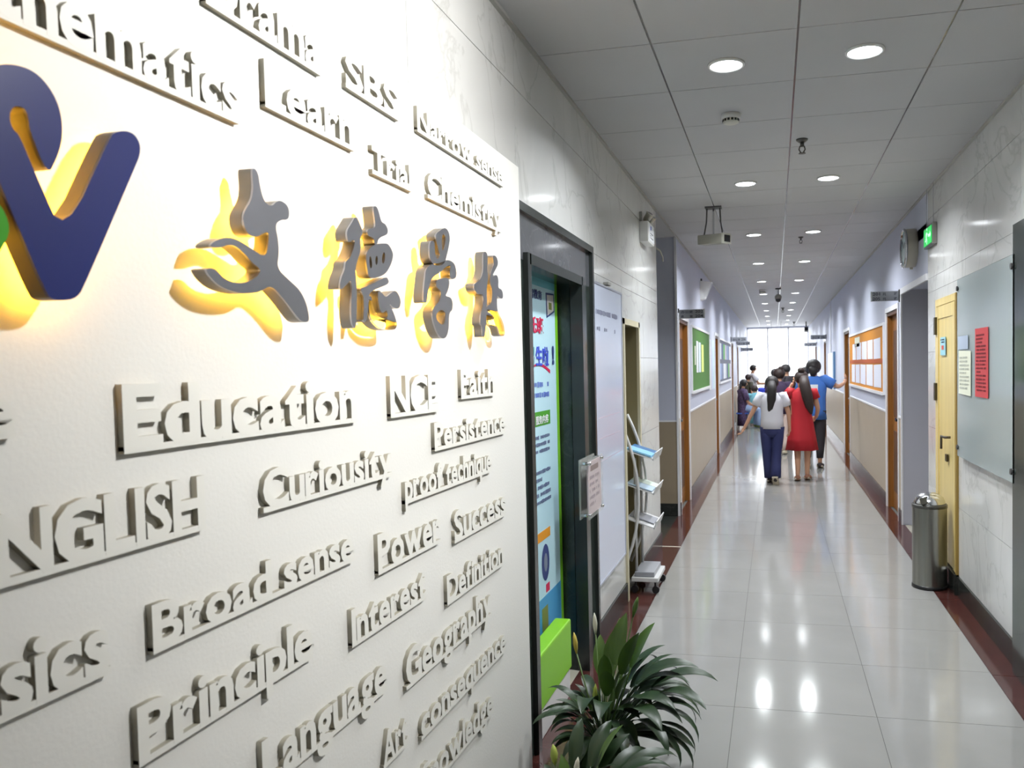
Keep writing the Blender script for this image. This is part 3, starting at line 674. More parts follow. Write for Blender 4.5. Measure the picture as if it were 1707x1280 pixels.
# ------------------------------------------------------------------ left wall fittings
# whiteboard
t = thing('whiteboard', 'tall narrow whiteboard with two lines of writing on the left marble wall', 'whiteboard', (-.998, 4.28, .35))
bevel(MB().box(0, .018, 0, .85, 0, 1.725).build('panel', mat('whiteboard_gloss', (205,212,230), .12), t), .005)
for a in ((0,.012,0,1.725),(.838,.85,0,1.725)): MB().box(.0, .022, a[0], a[1], a[2], a[3]).build('frame_side', mat('whiteboard_frame', (190,194,205), .3, .5), t)
for a in ((0,.012),(1.713,1.725)): MB().box(.0, .022, 0, .85, a[0], a[1]).build('frame_rail', mat('whiteboard_frame', (190,194,205), .3, .5), t)
dashes('heading', 'L', (.0185, .08, 1.53), .72, .055, 1, mat('marker_grey', (120,124,146), .6), t, .95, cell=.03, seed=2)
dashes('writing', 'L', (.0185, .1, 1.44), .66, .045, 1, mat('marker_grey', (120,124,146), .6), t, .6, cell=.05, seed=4)
for z in (.95, .83, .70): MB().box(.0182, .0188, .1, .72, z, z+.003).build('ruled_line', mat('faint_red_rule', (206,190,204), .5), t)
MB().box(.0, .03, .38, .47, 1.735, 1.75).build('clip', GREY_PL, t)
# acrylic plaque on portal
t = thing('acrylic_plaque', 'clear acrylic plaque with a pinkish notice on the dark marble door frame', 'plaque', (-.963, 3.82, .83))
ACR = mat('acrylic_edge', (188,192,186), .12, alpha=.55)
for q in ((.0,.006),(.045,.051)): MB().box(q[0], q[1], 0, .33, 0, .30).build('acrylic_sheet', ACR if q[0] == 0 else mat('acrylic_clear', (210,212,208), .08, alpha=.22), t)
n = MB().box(.038, .0445, .015, .315, .015, .285).build('notice_sheet', mat('pinkish_sheet', (216,192,196), .6), t)
dashes('notice_print', 'L', (.0446, .05, .05), .24, .17, 5, mat('faded_print', (150,130,140), .7), n, .8, seed=9)
MB().box(.0446,.0452, .07, .25, .235, .262).build('notice_heading', mat('notice_brown', (120,90,86), .7), n)
for yy in (.02, .31):
    for z in (.02, .28): MB().lathe([(.009,0),(.009,.058),(.004,.06)], (0, yy, z), 'x', 12).build('standoff_bolt', CHROME, t, True)
# roll-up banner in the portal
t = thing('rollup_banner', 'pale blue roll-up banner with green edge standing in the dark doorway', 'banner', (-1.10, 3.17, 0))
BL = mat('banner_pale_blue', (186,220,232), .45)
MB().box(-.002, .0, 0, .81, .06, 2.06).build('banner_sheet', BL, t)
MB().box(-.004, .004, 0, .81, 2.06, 2.07).build('top_rail', CHROME, t); MB().box(-.03, .03, -.0, .81, 0, .06).build('base_case', CHROME, t)
MB().tube([(-.02,.4,.06),(-.02,.4,2.06)], .01).build('support_pole', CHROME, t)
def bp(name, a, b, c, d, m, x=.0012, **k): return MB().box(.0, x, a, b, c, d).build(name, m, t, **k)
bp('green_edge', .765, .81, .06, 2.06, mat('banner_green', (120,190,40), .45))
bp('header_band', 0, .765, 1.985, 2.06, mat('banner_teal', (110,190,205), .45))
BI = mat('banner_navy_ink', (44,60,120), .5); RI = mat('banner_crimson', (205,30,80), .5); UI = mat('banner_royal_blue', (60,80,200), .5); TI = mat('banner_teal_ink', (20,140,150), .5)
text('header_text', '少智教育', 'L', (.0015, .27, 1.925), .046, BI, t, .26, bold=.01)
text('headline', '晚托班', 'L', (.0015, .205, 1.766), .08, RI, t, .34, bold=.02)
text('headline', '招', 'L', (.0015, .29, 1.612), .096, TI, t, .095, bold=.02); text('headline', '生啦', 'L', (.0015, .41, 1.612), .096, UI, t, .215, bold=.02); text('headline', '!', 'L', (.0015, .69, 1.615), .088, BI, t, .035, bold=.04)
MB().ring_loft([[(0,.605,1.965),(0,.75,1.97),(0,.755,1.878),(0,.612,1.84)], [(.0014,.605,1.965),(.0014,.75,1.97),(.0014,.755,1.878),(.0014,.612,1.84)]]).build('picture_frame', BI, t)
MB().ring_loft([[(0,.62,1.955),(0,.735,1.962),(0,.738,1.884),(0,.627,1.853)], [(.002,.62,1.955),(.002,.735,1.962),(.002,.738,1.884),(.002,.627,1.853)]]).build('picture', mat('banner_picture', (214,208,206), .5), t)
MB().box(0,.0026,.65,.70,1.885,1.92).build('picture_mark', mat('banner_moss', (120,130,60), .5), t)
sw = MB()
for k in range(10):
    a0, a1 = k/10, (k+1)/10; f_ = lambda a: 1.575+.035*math.sin(PI*a)
    sw.obox((.001, .26+.39*(a0+a1)/2, f_((a0+a1)/2)), (.0006,0,0), (0, .02, (f_(a1)-f_(a0))/2), (0,0,.003+.006*a0))
sw.build('swoosh', RI, t)
dashes('tagline', 'L', (.0012, .1, 1.44), .56, .10, 2, mat('banner_tag_ink', (96,120,196), .5), t, .95, seed=11, cell=.033)
bp('service_label', .345, .635, 1.317, 1.386, mat('banner_label_green', (70,150,40), .5)); text('service_text', '服务内容', 'L', (.0022, .385, 1.33), .042, PAPER, t, .21, bold=.01)
PI_ = mat('banner_small_ink', (104,116,150), .5)
dashes('small_print', 'L', (.0012, .1, 1.18), .53, .10, 3, PI_, t, .9, seed=12, cell=.02)
dashes('small_print', 'L', (.0012, .1, .865), .53, .25, 7, PI_, t, .9, seed=13, cell=.02)
bp('orange_bar', .1, .59, .765, .81, mat('banner_orange', (226,150,30), .5))
pm = MB(); pm.ell((.001,.5,.65), .001, .065, .09); pm.build('cartoon_ring', BI, t); pm = MB(); pm.ell((.002,.5,.65), .001, .03, .045); pm.build('cartoon_ring', mat('banner_grey_ink', (120,130,150), .5), t)
pm = MB(); pm.ell((.001,.33,.58), .001, .04, .07); pm.build('cartoon_patch', mat('banner_brown_ink', (130,70,60), .5), t)
bp('cartoon_patch', .5, .56, .5, .54, RI); bp('sea_band', 0, .765, .06, .49, mat('banner_sea', (70,150,200), .5)); bp('cartoon_patch', .42, .52, .3, .44, mat('banner_moss', (120,130,60), .5), .002)
# lime block in front of banner
t = thing('step_block', 'lime green foam block on a white base below the banner', 'block', (-1.066, 3.12, 0))
LIME = mat('lime_foam', (130,196,30), .4)
bevel(MB().box(.0, .08, 0, .58, .13, .37).build('block', LIME, t), .008); bevel(MB().box(.005, .075, .02, .56, 0, .13).build('white_base', WHITE_PL, t), .004)
# brochure rack
t = thing('brochure_rack', 'white metal brochure rack with curved side tubes in the beige doorway', 'rack', (-1.0, 5.42, 0))
WM = mat('white_powder_coat', (206,206,206), .35)
bevel(MB().box(.0, .19, 0, .36, .085, .115).build('base_tray', WM, t), .004); bevel(MB().box(.02, .16, .02, .34, .115, .15).build('base_box', mat('rack_grey_top', (150,152,158), .3), t), .004)
for a in (.02, .34):
    for b in (.02, .17): MB().lathe([(.026,-.012),(.026,.012)], (b, a, .03), 'y', 14).build('caster', BLACK, t)
for a in (.03, .33): MB().box(.018, .032, a-.006, a+.006, .03, .09).build('caster_fork', DGREY, t); MB().box(.158, .172, a-.006, a+.006, .03, .09).build('caster_fork', DGREY, t)
for a in (.0, .36):
    pts = [(.062-.11*((z-.68)/.5)**2, a, z) for z in [.14+.1*k for k in range(12)]]
    MB().tube(pts, .011, 8).build('curved_tube', WM, t, True)
for a in (.05, .31): MB().tube([(.03, a, .13),(.03, a, .95)], .010, 8).build('upright', WM, t, True)
for z in (.96, .72, .48):
    sh = MB().ring_loft([[(-.03,0,z+.055),(.17,0,z-.012),(.17,0,z-.02),(-.03,0,z+.047)], [(-.03,.36,z+.055),(.17,.36,z-.012),(.17,.36,z-.02),(-.03,.36,z+.047)]]).build('shelf', WM, t)
    MB().ring_loft([[(.162,0,z-.02),(.182,0,z+.035),(.188,0,z+.032),(.17,0,z-.022)], [(.162,.36,z-.02),(.182,.36,z+.035),(.188,.36,z+.032),(.17,.36,z-.022)]]).build('shelf_lip', WM, sh)
def brochure(z, y0, y1, m, label, th=.006, lift=0.0):
    return tag(MB().ring_loft([[(-1.02,y0,z+.056+lift),(-.845,y0,z-.001+lift),(-.845,y0,z-.001+lift+th),(-1.02,y0,z+.056+lift+th)], [(-1.02,y1,z+.056+lift),(-.845,y1,z-.001+lift),(-.845,y1,z-.001+lift+th),(-1.02,y1,z+.056+lift+th)]]).build('brochure', m, None), label, 'brochure', 'brochures on the white rack')
brochure(.96, 5.43, 5.60, mat('brochure_blue', (140,196,230), .35), 'pale blue brochure nearest on the top shelf of the white rack', .012)
brochure(.96, 5.61, 5.77, mat('brochure_deep_blue', (60,110,160), .35), 'deeper blue brochure farther along the top shelf of the white rack')
brochure(.72, 5.43, 5.60, mat('brochure_grey_blue', (176,196,214), .35), 'grey blue brochure on the middle shelf of the white rack')
brochure(.72, 5.61, 5.77, mat('brochure_pale_green', (206,218,206), .35), 'pale green leaflet at the back of the middle rack shelf')
brochure(.48, 5.50, 5.70, mat('brochure_dull', (150,152,160), .35), 'dull grey leaflet lying alone on the lowest rack shelf')

# projecting door signs
SG = mat('sign_brushed_grey', (168,172,178), .3, .5)
def door_sign(side, y, z, w, h, label, lines):
    x = XL if side < 0 else XR
    t = thing('door_sign', label, 'sign', (x, y, z))
    x0, x1 = (.012, w) if side < 0 else (-w, -.012)
    bevel(MB().box(x0, x1, -.006, .006, 0, h).build('sign_plate', SG, t), .002)
    MB().box(*((0,.014) if side < 0 else (-.014,0)), -.02, .02, -.012, h+.012).build('wall_bracket', DGREY, t)
    MB().box(*((w-.006, w+.004) if side < 0 else (-w-.004, -w+.006)), -.009, .009, -.002, h+.002).build('end_cap', CHROME, t)
    n = len(lines)
    for i, ln in enumerate(lines):
        for (s, a, b) in ln:
            text('sign_lettering', s, 'F', (x0+(x1-x0)*a, -.0068, h*(1-(i+.88)/n)+.004), h/n*.62, INK, t, (x1-x0)*(b-a), .0008, .012)
door_sign(-1, 8.42, 2.09, .28, .095, 'projecting grey door sign on the left wall reading 202 over 204', [[('办公室', .08, .55), ('202', .64, .95)], [('教', .08, .2), ('室', .42, .55), ('204', .64, .95)]])
door_sign(1, 8.22, 2.185, .27, .095, 'projecting grey door sign on the right wall reading 201 over 205', [[('201', .06, .32), ('托', .42, .54), ('班', .82, .93)], [('205', .06, .32), ('托', .42, .54), ('班', .82, .93)]])
for side, y, z, lab in ((-1, 18.7, 2.13, 'far projecting door sign on the left wall, first beyond the poster boards'), (-1, 21.6, 2.11, 'far projecting door sign on the left wall, second beyond the poster boards'), (-1, 24.5, 2.0, 'farthest and lowest projecting door sign on the left wall'),
                        (1, 19.6, 2.16, 'far projecting door sign on the right wall beyond the white panel'), (1, 23.9, 2.09, 'farthest projecting door sign on the right wall')):
    door_sign(side, y, z, .36, .1, lab, [[('办公室', .1, .6), ('206', .66, .94)]])

# notice boards, left
def board(side, y0, y1, z0, z1, face, label, nm='notice_board', frame=WHITE_TRIM):
    x = XL if side < 0 else XR; s = 1 if side < 0 else -1
    t = thing(nm, label, 'notice board', (x, y0, z0)); L, H = y1-y0, z1-z0
    def bx(n, d0, d1, a, b, c, e, m): return MB().box(min(s*d0,s*d1), max(s*d0,s*d1), a, b, c, e).build(n, m, t)
    bx('board_face', 0, .012, 0, L, 0, H, face)
    bx('frame_side', 0, .022, -.03, .0, -.03, H+.03, frame); bx('frame_side', 0, .022, L, L+.03, -.03, H+.03, frame)
    bx('frame_rail', 0, .03, 0, L, -.035, 0, frame); bx('frame_rail', 0, .022, 0, L, H, H+.03, frame)
    return t, s
GB, s = board(-1, 9.70, 12.30, 1.28, 2.06, mat('green_felt', (74,120,52), .8), 'green felt notice board on the left wall past the first brown door')
def sheet(root_xyz, side, y0, y1, z0, z1, m, label, group, d=.013, nm='paper_sheet', tilt=0.0):
    x = XL if side < 0 else XR; s = 1 if side < 0 else -1
    mb = MB(); xa = x+s*d; xb = x+s*(d+.002); mb.box(min(xa,xb), max(xa,xb), y0, y1, z0, z1)
    me = mb.mesh(nm, m)
    if tilt:
        c = Vector((x, (y0+y1)/2, (z0+z1)/2)); me.transform(Matrix.Translation(c) @ Matrix.Rotation(tilt, 4, 'X') @ Matrix.Translation(-c))
    return tag(link(nm, me), label, 'paper', group)
for i, (a, b, z0, z1, m, lb) in enumerate(((10.02,10.16,1.6,1.84,PAPER2,'small faded sheet at the near end of the green board'), (10.25,10.5,1.50,1.91,PAPER,'first long white sheet on the green board'), (10.58,10.86,1.50,1.90,mat('bluish_paper', (206,216,236), .7),'second long bluish sheet on the green board'), (10.98,11.3,1.5,1.88,mat('lime_paper', (214,224,130), .7),'long lime yellow sheet on the green board'))):
    sheet(0, -1, a, b, z0, z1, m, lb, 'sheets on the green notice board')
for i, (a, b, m, lb) in enumerate(((12.40,12.75,PAPER,'long white hanging sheet just past the green board'), (12.82,13.1,mat('bluish_paper', (206,216,236), .7),'long bluish hanging sheet past the green board'), (13.16,13.45,mat('aqua_paper', (200,224,226), .7),'long aqua hanging sheet beside the second brown door'))):
    sheet(0, -1, a, b, 1.2, 2.0, m, lb, 'hanging sheets past the green board', .004)
PB, s = board(-1, 14.62, 18.35, 1.28, 2.06, mat('dark_photo_board', (70,74,92), .5), 'dark board of photo posters far along the left wall')
rr = random.Random(4); cols_ = [(150,170,210),(90,170,70),(210,214,220),(120,130,160),(200,190,200),(60,80,120),(230,232,236)]
for r_ in range(2):
    for k in range(7):
        a = 14.72+.52*k; c_ = cols_[(k*3+r_*2) % 7]
        sheet(0, -1, a, a+.42, 1.32+.38*r_, 1.62+.38*r_, mat('poster_%d_%d_%d' % c_, c_, .5), '%s poster from the front in the %s row of the dark photo board' % (ORD[k], ('lower','upper')[r_]), 'posters on the dark photo board', nm='poster')

# ------------------------------------------------------------------ right wall fittings
OB, s = board(1, 9.36, 13.45, 1.25, 2.0, mat('orange_felt', (196,128,36), .8), 'orange notice board with two rows of white sheets on the right wall')
sheet(0, 1, 11.9, 12.6, 1.82, 1.96, PAPER2, 'small cream heading card at the top of the orange board', 'sheets on the orange board', nm='heading_card')
mb = MB().box(1.184, 1.188, 9.38, 13.43, 1.575, 1.625).build('board_strip', mat('rust_strip', (176,84,40), .7)); mb.parent = OB; mb.location = -OB.location
k = 0
for z0, z1, ys in ((1.63,1.87,[9.62,10.35,11.0,11.7,12.45,13.0]), (1.29,1.56,[9.56,10.35,11.15,11.9,12.6,13.0])):
    for i, a in enumerate(ys[:5]):
        sheet(0, 1, a, ys[i+1]-.1 if i < 4 else a+.5, z0, z1, mat('lilac_white_paper', (222,224,238), .7), '%s white sheet from the front in the %s row of the orange board' % (ORD[i], 'upper' if z0 > 1.6 else 'lower'), 'sheets on the orange board', tilt=.01*((i % 3)-1))
# frosted glass notice panel
t = thing('glass_panel', 'large frosted glass notice panel on four bolts on the right marble wall', 'glass panel', (1.165, 4.30, .965))
FG = mat('frosted_glass', (184,194,193), .1, alpha=.75)
bevel(MB().box(0, .008, 0, 1.275, 0, 1.15).build('glass_sheet', FG, t), .002)
for a, c in ((.03,.06),(1.24,.06),(.03,1.09),(1.24,1.09)):
    b_ = MB().lathe([(.011,-.006),(.011,.035)], (0, a, c), 'x', 14).build('standoff_bolt', CHROME, t, True)
    MB().lathe([(.016,-.012),(.016,-.004)], (0, a, c), 'x', 14).build('bolt_cap', DGREY, b_)
def gp(a, b, c, d, m, nm, lab, x=1.158, tilt=0, lines=None, ink=None):
    mb = MB().box(x, x+.002, a, b, c, d); me = mb.mesh(nm, m)
    if tilt:
        cc = Vector((x, (a+b)/2, (c+d)/2)); me.transform(Matrix.Translation(cc) @ Matrix.Rotation(tilt, 4, 'X') @ Matrix.Translation(-cc))
    o = tag(link(nm, me), lab, 'paper', 'papers on the glass panel')
    if lines: dashes('print_lines', 'R', (x-.0012, b-.03, c+.03), b-a-.06, d-c-.06, lines, ink, o, .9, seed=int(a*100))
    return o
gp(5.18, 5.50, 1.375, 1.65, PAPER2, 'paper_sheet', 'cream printed sheet at the far end of the glass panel', tilt=.02, lines=9, ink=mat('pale_ink', (188,190,178), .7))
gp(4.78, 5.07, 1.375, 1.775, mat('red_notice', (206,74,78), .6), 'red_notice', 'long red notice with dark printed lines on the glass panel', lines=16, ink=mat('red_notice_ink', (130,40,48), .7))
gp(5.25, 5.52, 1.66, 1.745, mat('lilac_card', (176,188,206), .6), 'card', 'lilac blue card above the cream sheet on the glass panel')
gp(4.42, 4.62, 1.40, 1.78, mat('lilac_white_paper', (222,224,238), .7), 'paper_sheet', 'pale sheet seen dimly behind the frosted glass at its near end', x=1.18)
gp(4.66, 4.74, 1.44, 1.76, PAPER2, 'paper_sheet', 'narrow pale strip behind the frosted glass beside the red notice', x=1.18)
# clock
t = thing('wall_clock', 'thick round wall clock above the right hand opening', 'clock', (1.2, 7.36, 2.572))
CB = mat('clock_beige', (172,168,156), .4)
MB().lathe([(.162,0),(.166,-.015),(.166,-.08),(.158,-.092)], (0,0,0), 'x', 36).build('case', CB, t, True)
MB().lathe([(.166,-.084),(.172,-.093),(.166,-.103),(.152,-.103),(.152,-.085)], (0,0,0), 'x', 36).build('chrome_rim', CHROME, t, True)
f = MB().lathe([(.153,-.090),(.153,-.093)], (0,0,0), 'x', 36).build('dial', mat('dial_teal_white', (176,204,206), .2), t)
for k in range(12):
    a = 2*PI*k/12; MB().obox((-.0945, .131*math.sin(a), .131*math.cos(a)), (.0008,0,0), (0,.004*math.cos(a),-.004*math.sin(a)), (0,.012*math.sin(a),.012*math.cos(a))).build('hour_mark', BLACK, f)
for L_, a, w_ in ((.075,-.9,.006),(.115,.8,.004)): MB().obox((-.096, L_/2*math.sin(a), L_/2*math.cos(a)), (.0008,0,0), (0,w_*math.cos(a),-w_*math.sin(a)), (0,L_/2*math.sin(a),L_/2*math.cos(a))).build('hand', BLACK, f)
MB().box(-.045, -.02, -.01, .01, -.182, -.162).build('foot', CB, t)
# white panel and conduit further down the right wall
t = thing('wall_panel', 'tall white panel with blue edge on the right wall beyond the second door', 'panel', (1.2, 17.05, 1.08))
MB().box(-.03, 0, 0, 1.5, 0, .72).build('panel_face', mat('bright_white_panel', (238,240,244), .4), t); MB().box(-.036, 0, -.25, 0, -.02, .74).build('blue_edge', mat('panel_blue', (90,130,170), .4), t)
tag(MB().tube([(1.19,17.9,1.8),(1.19,17.9,CEIL)], .012, 6).build('conduit', WHITE_TRIM), 'thin vertical white conduit above the white wall panel', 'pipe')
# waste bin
t = thing('waste_bin', 'stainless steel push-lid waste bin against the right wall', 'bin', (1.05, 5.90, 0))
DR = mat('bin_dark_rim', (90,90,86), .3, .8)
MB().lathe([(.120,.0),(.120,.018),(.116,.026)], n=40).build('base_ring', BLACK, t, True)
smooth_by_angle(MB().lathe([(.115,.026),(.115,.575),(.107,.581),(.107,.565)], n=48).build('body', STEEL, t))
MB().lathe([(.118,.567),(.118,.586),(.112,.592),(.106,.586)], n=40).build('rim', DR, t, True)
dome = MB().lathe([(.106,.580),(.103,.606),(.09,.636),(.063,.658),(.03,.668),(.004,.671)], n=40).build('dome_lid', mat('bright_dome_steel', (215,217,220), .2, 1), t, True)
MB().obox((-.045,-.088,.622), (.03,.012,.006), (-.006,.012,.02), (.0,-.004,.004)).build('push_flap', DR, dome)
# ------------------------------------------------------------------ peace lilies by the signboard
LEAF = mat('peace_lily_leaf', (38,60,32), .4, noise=.2, nscale=9); LEAF2 = mat('peace_lily_leaf_pale', (74,104,40), .4, noise=.15, nscale=9)
STEM = mat('plant_stem', (86,110,56), .5); SPATHE = mat('spathe_white', (226,224,206), .5); BUD = mat('bud_lime', (170,186,84), .5); BUDY = mat('bud_yellow', (206,184,84), .5)
def leaf_mesh(L, wid, rise, droop, stalk, name, m, twist=0.0):
    """a leaf that grows from the origin: thin stalk, then a pointed blade, bending over towards +X"""
    mb = MB(); pts = []; ang = rise; p = Vector((0,0,0)); n1 = 5; n2 = 9
    dirs = []
    for i in range(n1+1):
        pts.append(p.copy()); dirs.append(ang); p = p+Vector((math.cos(ang), 0, math.sin(ang)))*stalk/n1; ang -= droop*.25/n1
    base = pts[-1].copy()
    mb.tube(pts, [.0035-.0002*i for i in range(n1+1)], 5)
    rows = []; p = base
    for i in range(n2+1):
        t = i/n2; w = wid*(math.sin(PI*min(t*.93+.06, 1))**.8)*(1-.25*t) if i < n2 else .0008
        nrm = Vector((-math.sin(ang), 0, math.cos(ang))); side = Vector((0,1,0))
        fold = .25*w
        rows.append([p-side*w+nrm*fold, p-side*w*.5+nrm*fold*.3, p, p+side*w*.5+nrm*fold*.3, p+side*w+nrm*fold])
        p = p+Vector((math.cos(ang), .02*twist, math.sin(ang)))*L/n2; ang -= droop/n2*(.5+t)
    R = [[mb.bm.verts.new(v) for v in r] for r in rows]
    for a, b in zip(R, R[1:]):
        for i in range(4): mb.bm.faces.new((a[i], a[i+1], b[i+1], b[i]))
    me = mb.mesh(name, m, True); return me
def lily(name, loc, label, n, seed, s, pot_h, flowers, extra=()):
    r = random.Random(seed); t = thing(name, label, 'plant', loc)
    POT = mat('brown_plant_pot', (92,70,54), .5)
    MB().lathe([(.075*s,0),(.1*s,pot_h*.9),(.108*s,pot_h*.9),(.108*s,pot_h),(.095*s,pot_h),(.09*s,pot_h*.85)], n=24).build('pot', POT, t, True)
    MB().lathe([(.092*s,pot_h*.86),(.004,pot_h*.9)], n=20).build('soil', mat('potting_soil', (52,40,32), .9, bump=.5), t)
    vs = [leaf_mesh(.20*s,.034*s,1.25,1.0,.22*s,'leaf',LEAF), leaf_mesh(.24*s,.04*s,1.1,1.5,.24*s,'leaf',LEAF), leaf_mesh(.22*s,.03*s,.9,1.7,.2*s,'leaf',LEAF), leaf_mesh(.18*s,.036*s,1.4,.5,.26*s,'leaf',LEAF2), leaf_mesh(.2*s,.04*s,.55,1.2,.12*s,'leaf',LEAF)]
    for k in range(n):
        a = 2*PI*k*.382+r.uniform(-.3,.3); me = vs[r.choice((0,0,1,1,1,2,2,2,4,4,3))]
        o = link('leaf', me, t, (.04*s*math.cos(a)*r.random(), .04*s*math.sin(a)*r.random(), pot_h*.85))
        o.rotation_euler = (r.uniform(-.15,.15), r.uniform(-.2,.15), a); k_ = r.uniform(.75,1.15)*(.62 if math.cos(a) < -.2 else 1); o.scale = (k_, k_, k_)
    long_ = leaf_mesh(.24*s,.022*s,1.0,2.2,.26*s,'leaf',LEAF)
    for a, ty, sc in extra:
        o = link('leaf', long_, t, (0,0,pot_h*.85)); o.rotation_euler = (0, ty, a); o.scale = (sc, sc, sc)
    for (a, lean, h, m, w) in flowers:
        top = Vector((math.cos(a)*lean, math.sin(a)*lean, h))
        st = MB().tube([(0,0,pot_h*.85), tuple(top*.5+Vector((0,0,.05*s))), tuple(top)], .003*s, 6).build('flower_stalk', STEM, t, True)
        mb = MB(); d = (top+Vector((0,0,.4*h))).normalized()
        prof = [(.004,0),(.75*w,.25),(w,.5),(.7*w,.78),(.0015,1)]
        mb.lathe([(q, z*.085*s) for q, z in prof], n=10)
        me = mb.mesh('spathe', m, True); me.transform(Matrix.Rotation(.25*math.cos(a)+.1, 4, 'Y') @ Matrix.Diagonal((.8,1,1,1))); link('spathe', me, st, top)
    return t
lily('peace_lily', (-.66, 2.93, 0), 'bushy peace lily with white and lime buds standing beside the end of the signboard', 100, 3, 1.0, .17,
     [(2.2,.06,.55,SPATHE,.012),(1.8,.02,.30,SPATHE,.011),(2.6,.14,.46,BUDY,.013),(.1,.05,.40,SPATHE,.011),(4.6,.1,.33,BUD,.012),(5.2,.04,.31,SPATHE,.011),(.9,.16,.60,LEAF2,.014),(1.2,.1,.52,LEAF2,.013)],
     [(.1,.0,1.0),(-.2,.1,1.0),(.35,.15,.95),(-.45,.25,.9),(0.0,.35,.9),(.2,-.25,1.02),(-.1,.5,.9),(1.0,-.3,1.02),(1.6,-.4,1.05)])
lily('peace_lily', (-.64, 2.37, 0), 'lower peace lily with lime buds nearest the camera at the bottom edge', 36, 8, .8, .13,
     [(2.4,.1,.30,BUD,.016),(1.3,.02,.29,SPATHE,.012),(.4,.06,.26,SPATHE,.012)],
     [(2.2,.2,.9),(2.7,.1,1.0),(3.4,.15,.95)])

# ------------------------------------------------------------------ people
SKIN = mat('skin_warm', (196,150,122), .5); HAIR = mat('black_hair', (30,25,26), .6); HAIRB = mat('dark_brown_hair', (46,33,30), .58)
BASEJ = dict(pelvis=(0,0,.525), waist=(0,0,.60), chest=(0,.005,.72), neck=(0,-.008,.825), nape=(0,.0,.86), head=(0,.012,.905), crown=(0,.008,.95),
    Lsh=(-.1,0,.79), Lel=(-.135,-.012,.625), Lwr=(-.14,.02,.485), Lha=(-.14,.035,.44), Lhip=(-.052,0,.50), Lkn=(-.055,.012,.275), Lan=(-.055,-.012,.05), Lto=(-.06,.075,.022))
for k in list(BASEJ):
    if k[0] == 'L': BASEJ['R'+k[1:]] = (-BASEJ[k][0],)+BASEJ[k][1:]
BASEJ['nose'] = (0,.065,.898); BASEJ['Lear'] = (-.052,.005,.9); BASEJ['Rear'] = (.052,.005,.9)
RAD = dict(pelvis=.055, waist=.055, chest=.068, neck=.03, nape=.032, head=.048, crown=.036, sh=.032, el=.022, wr=.015, ha=.017, hip=.055, kn=.034, an=.02, to=.018, nose=.008, ear=.010)
EDG = [('pelvis','waist'),('waist','chest'),('chest','neck'),('neck','nape'),('nape','head'),('head','crown'),('head','nose'),('head','Lear'),('head','Rear')]
for s_ in 'LR': EDG += [('chest',s_+'sh'),(s_+'sh',s_+'el'),(s_+'el',s_+'wr'),(s_+'wr',s_+'ha'),('pelvis',s_+'hip'),(s_+'hip',s_+'kn'),(s_+'kn',s_+'an'),(s_+'an',s_+'to')]
def body(J, H, root):
    names = list(J); me = bpy.data.meshes.new('b'); me.from_pydata([J[n] for n in names], [(names.index(a), names.index(b)) for a, b in EDG], [])
    o = bpy.data.objects.new('b', me); COL.objects.link(o)
    o.modifiers.new('skin', 'SKIN').use_smooth_shade = True; sv = me.skin_vertices[0].data
    for i, n in enumerate(names):
        k = n if n in RAD else n[1:]; q = RAD[k]*H; sv[i].radius = (q, q*(.8 if k in ('pelvis','waist','chest') else 1)); sv[i].use_root = n == 'pelvis'
    ss = o.modifiers.new('sub', 'SUBSURF'); ss.levels = ss.render_levels = 2
    m2 = bpy.data.meshes.new_from_object(o.evaluated_get(DG())); bpy.data.objects.remove(o)
    bm = bmesh.new(); bm.from_mesh(m2); mb = MB(); mb.bm.free(); mb.bm = bm
    for s_ in 'LR':                                        # fingers and thumb rooted in the palm
        w, h = J[s_+'wr'], J[s_+'ha']; d = (h-w).normalized(); sd = d.cross(Vector((1,0,0)) if abs(d.x) < .8 else Vector((0,0,1))).normalized(); nr = d.cross(sd)
        for i, ln in enumerate((.04,.046,.043,.034)):
            b0 = h+sd*(i-1.5)*.0105*H; mb.tube([b0, b0+d*ln*.5*H, b0+d*ln*.85*H+nr*.012*H, b0+d*ln*H+nr*.022*H], [.0058*H,.0055*H,.005*H,.004*H], 6)
        b0 = (w+h)/2+sd*.014*H; mb.tube([b0, b0+sd*.014*H+d*.018*H, b0+sd*.016*H+d*.036*H+nr*.008*H], [.0065*H,.006*H,.0045*H], 6)
    return mb.build('body', SKIN, root, True)
def person(label, loc, rotz, H, pose, outfit, group=None):
    t = thing('person', label, 'person', loc, rotz, group)
    J = dict(BASEJ); J.update(pose); J = {k: Vector(v)*H for k, v in J.items()}
    body(J, H, t)
    for fn in outfit: fn(t, J, H)
    return t
def top(m, hem=.5, sleeve=.55, wide=1.0, longer=0, name='shirt'):
    def f(t, J, H):
        w = wide*H; c, p, n = J['chest'], J['pelvis'], J['neck']; d = p-J['waist']
        mb = MB(); hemc = p+Vector((0,0,(hem-.525)*H))
        secs = []
        for q, rx, ry in ((0,.098,.07),(.25,.092,.066),(.5,.09,.065),(.75,.1,.066),(.9,.098,.058),(1.0,.06,.045),(1.05,.034,.036)):
            v = hemc.lerp(Vector((n.x, n.y, n.z-.012*H)), q); secs.append((v.x, v.y, v.z, rx*w, ry*w))
        mb.loft(secs, 16)
        for s_ in 'LR':
            a, b = J[s_+'sh'], J[s_+'el']; e = a.lerp(b, min(sleeve/.55*.75, 1)); pts = [a.lerp(c, .35)+Vector((0,0,.012*H)), a+Vector((0,0,.004*H)), a.lerp(e, .5), e]; rr_ = [.045*w,.044*w,.042*w,.04*w]
            if sleeve > .6: pts += [J[s_+'el'].lerp(J[s_+'wr'], .9)]; rr_ += [.03*w]
            mb.tube(pts, rr_, 12)
        o = mb.build(name, m, t, True); return o
    return f
